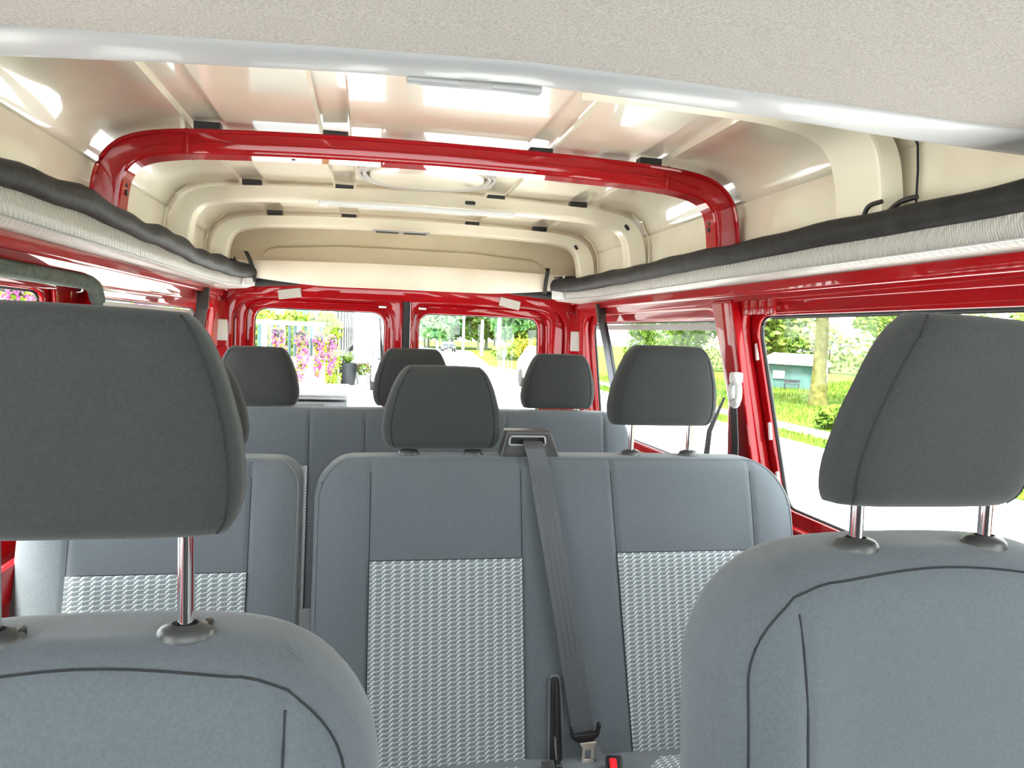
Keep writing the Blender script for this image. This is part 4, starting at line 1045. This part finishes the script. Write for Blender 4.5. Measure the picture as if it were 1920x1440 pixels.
def basket(x, y, zt, w_, h_, label, seed):
    e = empty('flower_basket', (x, y, zt), label, 'flowers', 'pink flower baskets on the garden fence')
    bl = [(0, 0, -h_ * 0.2, w_ * 0.36, w_ * 0.4, h_ * 0.20), (0.02, 0, -h_ * 0.5, w_ * 0.36, w_ * 0.4, h_ * 0.28), (-0.01, 0, -h_ * 0.8, w_ * 0.22, w_ * 0.26, h_ * 0.20)]
    add('blossom', leafcloud('blossom', bl, 560, 0.021, seed, shell=0.7), M_pink, e)
    add('foliage', leafcloud('foliage', bl, 260, 0.026, seed + 50, shell=0.6), M_leafyellow, e)
    v_, f_ = lathe([(w_ * 0.15, -0.16), (w_ * 0.26, -0.12), (w_ * 0.3, -0.04)], 12)
    add('bowl', mk('bowl', v_, f_), M_potgrey, e)
    return e
nx_, ny_ = Nn.x, Nn.y
for i, (x, y, zt, w_, h_, lb) in enumerate([(-1.44, 10.13, 1.27, 0.27, 0.62, 'leftmost hanging basket of pink flowers seen through the left rear door'),
        (-1.19, 10.64, 1.24, 0.25, 0.72, 'second hanging basket of pink flowers from the left rear door edge'),
        (-0.99, 11.05, 1.20, 0.24, 0.64, 'third hanging basket of pink flowers, touching the last one'),
        (-0.83, 11.39, 1.18, 0.22, 0.60, 'last hanging basket of pink flowers next to the hedge column'),
        (-3.35, 6.15, 1.62, 0.5, 0.5, 'pink flower basket filling the left sliding door window'),
        (-3.05, 6.75, 1.60, 0.5, 0.5, 'pink flower basket at the right edge of the left sliding door window'),
        (-2.45, 8.0, 1.50, 0.45, 0.5, 'pink flower basket seen low in the left rear side window')]):
    basket(x + nx_ * 0.15, y + ny_ * 0.15, zt, w_, h_, lb, 60 + i)
hd = empty('hedge', (-0.8, 12.3, GZ), 'tall yellow green hedge behind the flower baskets', 'hedge')
bl = [(-0.15 * 0 + 0.0, 0, 0.5 + 0.42 * j, 0.16, 0.22, 0.34) for j in range(4)] + [(-0.1 - 0.42 * j, 0.0 - 0.1 * j, 1.80 - 0.005 * j, 0.34, 0.3, 0.30) for j in range(8)]
bl += [(-0.1 - 0.42 * j, 0.1 - 0.1 * j, 1.2, 0.34, 0.25, 0.6) for j in range(8)]
add('foliage', leafcloud('foliage', bl, 9000, 0.032, 77, shell=0.75), M_leafyellow, hd)
add('foliage_core', leafcloud('core', [(a, b, c, d_ * 0.8, e_ * 0.8, f_ * 0.85) for a, b, c, d_, e_, f_ in bl], 2500, 0.09, 78), M_leaf, hd)
add('stem', trunk_mesh('stem', 0.06, 0.04, 1.2, 3, 6), M_bark, hd)
ho = empty('house', (-1.3, 24, GZ), 'long white brick house with tall dark windows beside the lane', 'house')
bm = bmesh.new(); addbox(bm, -9, 0, 0, 34, 0, 6.0, 0, 1); add('wall', bm_mesh('wall', bm), M_whitebrick, ho)
for k in range(9):
    y = 1.6 + k * 3.6
    f_ = box('window', -0.02, 0.05, y, y + 1.1, 0.7, 3.4, M_white, ho, 0, 1)
    box('glazing', 0.05, 0.07, y + 0.10, y + 0.5, 0.8, 3.3, M_darkglass, f_, 0, 1); box('glazing', 0.05, 0.07, y + 0.6, y + 1.0, 0.8, 3.3, M_darkglass, f_, 0, 1)
    box('downpipe', 0.0, 0.08, y + 2.2, y + 2.3, 0, 5.6, M_tyre, ho, 0, 1)
for x in (-2.6, -1.3):
    box('window', x, x + 0.7, -0.05, 0.0, 1.4, 3.2, M_tealslat, ho, 0, 1)
box('roof', -9.3, 0.3, -0.3, 34.3, 6.0, 6.3, M_darkglass, ho, 0, 1)
pl = empty('potted_plant', (-0.80, 25.2, GZ), 'spiky green plant in a tall dark grey pot by the white house', 'potted plant')
v_, f_ = lathe([(0.22, 0.0), (0.27, 0.35), (0.29, 0.7), (0.26, 0.72), (0.24, 0.66)], 20); add('pot', mk('pot', v_, f_), M_potgrey, pl)
vs = []; fs = []; R_ = random.Random(8)
for k in range(46):
    a = R_.random() * 2 * pi; l_ = R_.uniform(0.3, 0.6); up = R_.uniform(0.3, 0.9); p0 = Vector((0, 0, 0.68)); p1 = Vector((cos(a) * l_ * 0.5, sin(a) * l_ * 0.5, 0.68 + up * 0.5)); p2 = Vector((cos(a) * l_, sin(a) * l_, 0.68 + up * 0.45))
    s2 = Vector((-sin(a), cos(a), 0)) * 0.035; i = len(vs); vs += [p0 - s2, p0 + s2, p1 + s2, p1 - s2, p2]; fs += [(i, i + 1, i + 2, i + 3), (i + 3, i + 2, i + 4)]
add('leaves', mk('leaves', vs, fs, False), M_leaf, pl)
fp = empty('flower_pot', (-0.35, 25.6, GZ), 'low pot of red flowers right of the tall grey pot', 'potted plant')
v_, f_ = lathe([(0.16, 0.0), (0.22, 0.3), (0.2, 0.31)], 16); add('pot', mk('pot', v_, f_), M_white, fp)
add('foliage', leafcloud('f', [(0, 0, 0.5, 0.32, 0.3, 0.22)], 260, 0.05, 5), M_leaf, fp); add('blossom', leafcloud('f', [(0, 0, 0.55, 0.34, 0.3, 0.22)], 90, 0.045, 6), M_redlamp, fp)
bi = empty('waste_bin', (-0.62, 5.3, GZ), 'pale grey wheeled waste bin with ribbed lid behind the left rear door', 'bin')
box('body', -0.32, 0.29, -0.25, 0.28, 0.10, 1.30, M_bin, bi, 0.03, 3)
box('rim', -0.36, 0.325, -0.29, 0.32, 1.30, 1.345, M_binlid, bi, 0.012, 2)
box('lid', -0.36, 0.33, -0.31, 0.34, 1.36, 1.42, M_bin, bi, 0.022, 3)
box('lid_rib', -0.34, 0.31, -0.33, -0.30, 1.385, 1.40, M_binlid, bi, 0.004, 1)
box('handle', -0.2, 0.18, -0.36, -0.33, 1.32, 1.345, M_potgrey, bi, 0.008, 2)
for x in (-0.2, -0.05, 0.1): box('body_rib', x - 0.012, x + 0.012, -0.262, -0.25, 0.2, 1.18, M_binlid, bi, 0.003, 1)
for x in (-0.27, 0.25):
    v_, f_ = lathe([(0.03, -0.03), (0.09, -0.03), (0.10, 0), (0.09, 0.03), (0.03, 0.03)], 14)
    add('wheel', mk('wheel', [(x + c, 0.2 + a, 0.10 + b) for a, b, c in v_], f_), M_tyre, bi)
